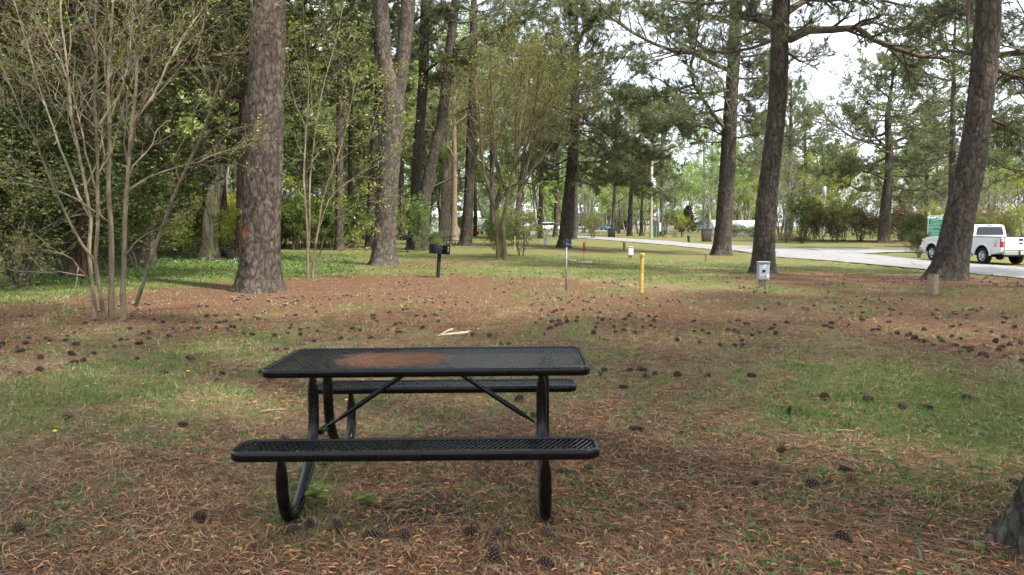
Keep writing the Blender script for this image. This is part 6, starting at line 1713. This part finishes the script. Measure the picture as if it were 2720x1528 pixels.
        m = MB(); box(m, (4.83, s * 0.80, 1.03), (0.14, 0.36, 0.26), bev=0.03); hl = m.build('headlight', MAT['chrome'], e); m = MB(); box(m, (4.78, s * 0.965, 1.03), (0.16, 0.06, 0.14), bev=0.01); m.build('turn_signal', MAT['amber'], hl)
    m = MB(); box(m, (-1.32, 0, 1.03), (0.05, 1.66, 0.62), bev=0.015); tg = m.build('tailgate', MAT['truck'], e)
    m = MB(); box(m, (-1.35, 0, 1.24), (0.02, 0.24, 0.10), bev=0.006); m.build('gate_handle', MAT['dark'], tg)
    m = MB(); lathe(m, [(0.001, 0.0), (0.10, 0.0), (0.105, 0.006), (0.10, 0.012)], (0, 0, 0), 20, axis='z'); v = m.V[0]; m.V[0] = np.stack([-1.349 - v[:, 2], v[:, 0], 1.07 + v[:, 1] * 0.42], 1); em = m.build('emblem', MAT['chrome'], tg)
    m = MB(); lathe(m, [(0.001, 0.0), (0.088, 0.0), (0.09, 0.004)], (0, 0, 0), 20, axis='z'); v = m.V[0]; m.V[0] = np.stack([-1.362 - v[:, 2], v[:, 0], 1.07 + v[:, 1] * 0.40], 1); m.build('emblem_field', MAT['blue'], tg)
    m = MB(); box(m, (-1.28, 0, 1.375), (0.10, 1.80, 0.03), bev=0.01)
    for s in (-1, 1): box(m, (-0.25, s * 0.93, 1.375), (2.05, 0.10, 0.03), bev=0.01)
    m.build('bed_rail', MAT['dark'], e)
    m = MB(); box(m, (-1.44, 0, 0.60), (0.20, 1.94, 0.22), bev=0.03); bp = m.build('rear_bumper', MAT['chrome'], e)
    m = MB(); box(m, (-1.44, 0, 0.716), (0.17, 1.80, 0.02)); box(m, (-1.53, 0, 0.60), (0.04, 0.52, 0.20), bev=0.01); m.build('step_pad', MAT['dark'], bp)
    m = MB(); box(m, (-1.555, 0, 0.61), (0.012, 0.31, 0.155)); pl = m.build('licence_plate', MAT['plate'], bp)
    m = MB()
    for k in range(6): box(m, (-1.563, -0.10 + k * 0.04, 0.60), (0.004, 0.024, 0.05))
    m.build('plate_characters', MAT['blue'], pl)
    m = MB(); box(m, (4.98, 0, 0.66), (0.20, 2.0, 0.30), bev=0.05); m.build('front_bumper', MAT['chrome'], e)
    m = MB(); box(m, (4.88, 0, 1.02), (0.08, 1.2, 0.34), bev=0.03); m.build('grille', MAT['chrome'], e)
    m = MB(); box(m, (0.845, 0, 1.945), (0.03, 0.30, 0.035), bev=0.008); bl = m.build('brake_lamp', MAT['dark'], cab); m = MB(); box(m, (0.828, 0, 1.945), (0.01, 0.12, 0.02)); m.build('lens', MAT['taillight'], bl)
    m = MB(); rs_ = np.random.default_rng(4)
    for k in range(9):
        a = k * 0.7; box(m, (-0.93 + 0.09 * math.cos(a), 1.003, 1.10 + 0.13 * math.sin(a) * (1 - k * 0.05)), (0.05, 0.004, 0.012), rotm(0, a + 1.2, 0))
    for k in range(3): box(m, (-0.98 + 0.06 * k, 1.003, 0.93 + 0.02 * (k % 2)), (0.025, 0.004, 0.05))
    m.build('bed_decal', MAT['dark'], e)
    m = MB(); box(m, (0.0, 0, 0.42), (0.16, 1.5, 0.14), bev=0.04); lathe(m, [(0.05, -0.1), (0.2, -0.05), (0.2, 0.1), (0.05, 0.15)], (0, 0, 0.40), 12, axis='x'); box(m, (1.5, 0, 0.46), (4.6, 0.9, 0.14)); m.build('axle', MAT['dark'], e)
    return e
pickup()

# ------------------------------------------------------------------ far vehicles and buildings
def car(px, label, kind, paint, rz, name='car', L=4.7):
    g = G(*px); e = thing(name, label, 'car' if kind != 'pick' else 'truck', g, rz)
    H = {'suv': 1.75, 'sedan': 1.45, 'pick': 1.8, 'van': 2.2}[kind]; hw = 0.92
    if kind == 'suv': body = [(-2.3, .4), (2.3, .4), (2.35, .95), (1.2, 1.1), (-2.3, 1.1)]; cab = [(-2.28, 1.08), (1.2, 1.08), (.5, H), (-2.0, H)]
    elif kind == 'sedan': body = [(-2.35, .35), (2.35, .35), (2.3, .8), (1.2, .95), (-1.9, .98), (-2.35, .9)]; cab = [(-1.8, .95), (1.2, .93), (.3, H), (-1.0, H)]
    elif kind == 'van': body = [(-2.9, .4), (2.9, .4), (2.9, 1.0), (2.2, 1.2), (-2.9, 1.2)]; cab = [(-2.9, 1.18), (2.2, 1.18), (1.7, H), (-2.9, H)]
    else: body = [(-2.7, .5), (2.7, .5), (2.7, 1.05), (1.4, 1.15), (-2.7, 1.15)]; cab = [(-0.7, 1.13), (1.4, 1.13), (.8, H), (-0.6, H)]
    prism('body', body, -hw, hw, paint, e, 0.08)
    c = prism('cab', cab, -hw * 0.92, hw * 0.92, paint, e, 0.06, fix=lambda co: Vector((co.x, co.y * (1 if co.z < H - .1 else .82), co.z)))
    q = np.array(cab); cx, cz = q[:, 0].mean(), q[:, 1].mean()
    for s in (-1, 1):
        w = [((x - cx) * 0.80 + cx, (z - cz) * 0.66 + cz + 0.02) for x, z in cab]
        prism('side_window', w, s * hw * 0.88 - 0.05, s * hw * 0.88 + 0.05, MAT['glass'], c, 0, smooth=False)
    m = MB(); xr = cab[0][0] * .5 + cab[3][0] * .5; box(m, (xr - 0.02, 0, cz + .05), (0.10, 1.3, (H - 1.1) * 0.6), rotm(0, math.atan2(cab[3][0] - cab[0][0], H - 1.05), 0)); m.build('rear_window', MAT['glass'], c)
    for x in (-1.45, 1.5):
        for s in (-1, 1): 
            m = MB(); cyl(m, (x, s * 0.70, 0.34), (x, s * 0.94, 0.34), 0.34, sides=16); t = m.build('wheel', MAT['tyre'], e); m = MB(); cyl(m, (x, s * 0.93, 0.34), (x, s * 0.95, 0.34), 0.2, sides=12); m.build('rim', MAT['chrome'], t)
    for s in (-1, 1): m = MB(); box(m, (body[0][0] - 0.0, s * 0.75, 0.9), (0.06, 0.2, 0.2)); m.build('tail_light', MAT['taillight'], e)
MAT['teal'] = plain('teal_paint', (0.03, 0.10, 0.12), 0.25, 0, 0.5, 0.05, 3, 0, 0.5)
MAT['navy'] = plain('navy_paint', (0.03, 0.04, 0.06), 0.25, 0, 0.5, 0.05, 3, 0, 0.5)
MAT['silver'] = plain('silver_paint', (0.35, 0.36, 0.37), 0.3, 0.3, 0.5, 0.05)
MAT['tan'] = plain('tan_siding', (0.50, 0.44, 0.35), 0.8)
MAT['roofbrown'] = plain('brown_shingle', (0.11, 0.075, 0.055), 0.9, 0, 0.2, 0.3, 4)
MAT['metalroof'] = plain('pale_metal_roof', (0.66, 0.70, 0.73), 0.4, 0.2, 0.5, 0.05)
MAT['bluehouse'] = plain('pale_blue_siding', (0.55, 0.62, 0.70), 0.8)
MAT['fence'] = plain('grey_fence', (0.33, 0.31, 0.28), 0.9, 0, 0.2, 0.2)
car((1611, 613), 'teal SUV in the far parking lot', 'suv', MAT['teal'], R(60))
car((1653, 614), 'dark sedan right of the teal SUV', 'sedan', MAT['navy'], R(10))
car((1562, 611.5), 'white pickup at the left of the far parking lot', 'pick', MAT['white'], R(170), 'pickup_truck')
car((1460, 612.5), 'white van between trunks left of the low-crowned pine', 'van', MAT['white'], R(5), 'van')
car((1345, 633), 'silver SUV behind the umbrella-shaped tree', 'suv', MAT['silver'], R(20))
car((1640, 609), 'white box van behind the dark sedan', 'van', MAT['white'], R(0), 'van')

def building(px, label, w, d, h, wall, roof, rz, ridge=1.2, name='building', door=None, windows=0, dpx=None, flat=False):
    g = G(*px); e = thing(name, label, 'building', g, rz)
    m = MB(); box(m, (0, 0, h / 2 - 0.1), (w, d, h + 0.2)); m.build('wall', wall, e)
    if flat: prism('roof', [(-w / 2 - .1, h), (w / 2 + .1, h), (w / 2 + .1, h + .15), (-w / 2 - .1, h + .15)], -d / 2 - .1, d / 2 + .1, roof, e, 0, smooth=False)
    else:
        # ridge along the width, slopes to the front and back
        m = MB(); o = 0.4; v = np.array([(-w / 2 - o, -d / 2 - o, h), (w / 2 + o, -d / 2 - o, h), (w / 2 + o, d / 2 + o, h), (-w / 2 - o, d / 2 + o, h), (-w / 2 - o, 0, h + ridge), (w / 2 + o, 0, h + ridge)])
        m.add(v, np.array([[0, 1, 5, 4], [2, 3, 4, 5], [0, 3, 2, 1]])); m.Fs.append((np.array([[1, 2, 5], [3, 0, 4]]), 0)); m.build('roof', roof, e)
    if door is not None:
        m = MB(); box(m, (door, -d / 2 - 0.04, 1.05), (1.0, 0.08, 2.1)); dr = m.build('door', MAT['door_red'], e)
        m = MB(); box(m, (door, -d / 2 - 0.03, 1.08), (1.25, 0.05, 2.3)); m.build('door_frame', MAT['white'], dr)
    for k in range(windows):
        x = -w / 2 + (k + 0.7) * w / (windows + 0.4); m = MB(); box(m, (x, -d / 2 - 0.03, 1.6), (1.1, 0.06, 1.2)); f = m.build('window', MAT['white'], e); m = MB(); box(m, (x, -d / 2 - 0.065, 1.6), (0.9, 0.03, 1.0)); m.build('pane', MAT['glass'], f)
    return e
MAT['door_red'] = plain('door_red', (0.45, 0.03, 0.04), 0.5)
building((1538, 608.5), 'brown-roofed open shed at the far end of the park', 15, 8, 3.2, MAT['fence'], MAT['roofbrown'], R(-4), 2.6, windows=3)
building((1592, 608.8), 'small tan shed behind the far parking lot', 5, 5, 2.6, MAT['tan'], MAT['tan'], R(8), 1.0, 'shed', windows=1)
building((1765, 609), 'long low red-roofed building behind the far fence', 9, 6, 1.5, MAT['bluehouse'], plain('rust_roof', (0.22, 0.06, 0.045), 0.8), R(0), 1.6, windows=5)
building((1855, 609.5), 'pale blue house with a red door beyond the young fir', 14, 7, 2.4, MAT['bluehouse'], MAT['metalroof'], R(4), 1.2, 'house', door=-3.0, windows=2)
building((1968, 624), 'building with a wide pale metal roof between the two right pines', 8, 6, 0.9, MAT['white'], MAT['metalroof'], R(-6), 1.3)
building((1190, 618), 'white building glimpsed behind the pale flared tree', 12, 6, 3.0, MAT['white'], MAT['metalroof'], R(0), 1.2, windows=3)
building((1712, 608), 'white roofed building behind the far fence', 7, 6, 2.0, MAT['white'], MAT['metalroof'], R(3), 1.0, windows=2)

# box trailer
g = G(1267, 623); e = thing('box_trailer', 'pale grey enclosed box trailer far left of the umbrella-shaped tree', 'trailer', g, R(-8))
m = MB(); box(m, (0, 0, 1.45), (3.6, 2.0, 2.0), bev=0.06); b = m.build('box', MAT['palebox'], e)
m = MB(); box(m, (0.9, -1.01, 1.4), (0.9, 0.03, 1.7), bev=0.01); d = m.build('door', MAT['palebox'], b); m = MB(); box(m, (0.5, -1.035, 1.4), (0.05, 0.04, 0.25)); m.build('latch', MAT['dark'], d)
m = MB(); box(m, (0, -1.02, 0.75), (2.2, 0.06, 0.12)); m.build('fender', MAT['dark'], e)
for x in (-0.45, 0.45): m = MB(); cyl(m, (x, -0.98, 0.36), (x, -0.75, 0.36), 0.36, sides=16); m.build('wheel', MAT['tyre'], e)
m = MB(); tubes(m, np.array([(1.8, 0, 0.5), (3.0, 0, 0.5)]), np.array([0.06, 0.06]), 6); m.build('tow_bar', MAT['dark'], e)
g = G(1255, 624); e = thing('generator', 'small red machine in front of the grey trailer', 'generator', g)
m = MB(); box(m, (0, 0, 0.42), (0.9, 0.55, 0.5), bev=0.06); m.build('housing', plain('bright_red', (0.55, 0.03, 0.02), 0.4), e)
m = MB(); tubes(m, spline([(-0.45, 0, 0.3), (-0.45, 0, 0.85), (0.45, 0, 0.85), (0.45, 0, 0.3)], 14), np.full(14, 0.03), 6); m.build('frame', MAT['dark'], e)
for x in (-0.3, 0.3): m = MB(); cyl(m, (x, -0.32, 0.15), (x, -0.24, 0.15), 0.15, sides=12); m.build('wheel', MAT['tyre'], e)

# long fences far away
def fence(p0, p1, h, label, n=28, pickets=True):
    a = G(*p0); b = G(*p1); e = thing('picket_fence', label, 'fence', a); d = b - a; L = np.linalg.norm(d); u = d / L; ang = math.atan2(u[1], u[0])
    for k in range(n + 1):
        q = a + d * k / n - a; m = MB(); box(m, (q[0], q[1], h / 2), (0.14, 0.14, h + 0.2), rotm(0, 0, ang)); m.build('post', MAT['fence'], e)
    for z in (0.25, h * 0.6, h - 0.08):
        m = MB(); c = d / 2; box(m, (c[0], c[1], z), (L, 0.05, 0.12), rotm(0, 0, ang)); m.build('rail', MAT['fence'], e)
    m = MB(); k = int(L / 0.35)
    for i in range(k):
        q = d * (i + 0.5) / k; box(m, (q[0], q[1], h / 2), (0.10, 0.03, h), rotm(0, 0, ang))
    o = m.build('pickets', MAT['fence'], e); o['kind'] = 'stuff'
fence((1682, 615), (1790, 615), 1.3, 'long grey picket fence right of the far parking lot')
# thin wire posts beside the far road bend
for k, (u, v) in enumerate([(1570, 625), (1591, 625), (1612, 624.5)]):
    g = G(u, v); e = thing('signpost', ['left', 'middle', 'right'][k] + ' of three thin metal stakes beyond the road bend', 'stake', g)
    m = MB(); cyl(m, (0, 0, -0.1), (0, 0, 1.35), 0.025, sides=6); m.build('shaft', MAT['steel'], e); m = MB(); lathe(m, [(0.03, 1.33), (0.03, 1.38), (0.001, 1.39)], sides=6); m.build('cap', MAT['steel'], e)
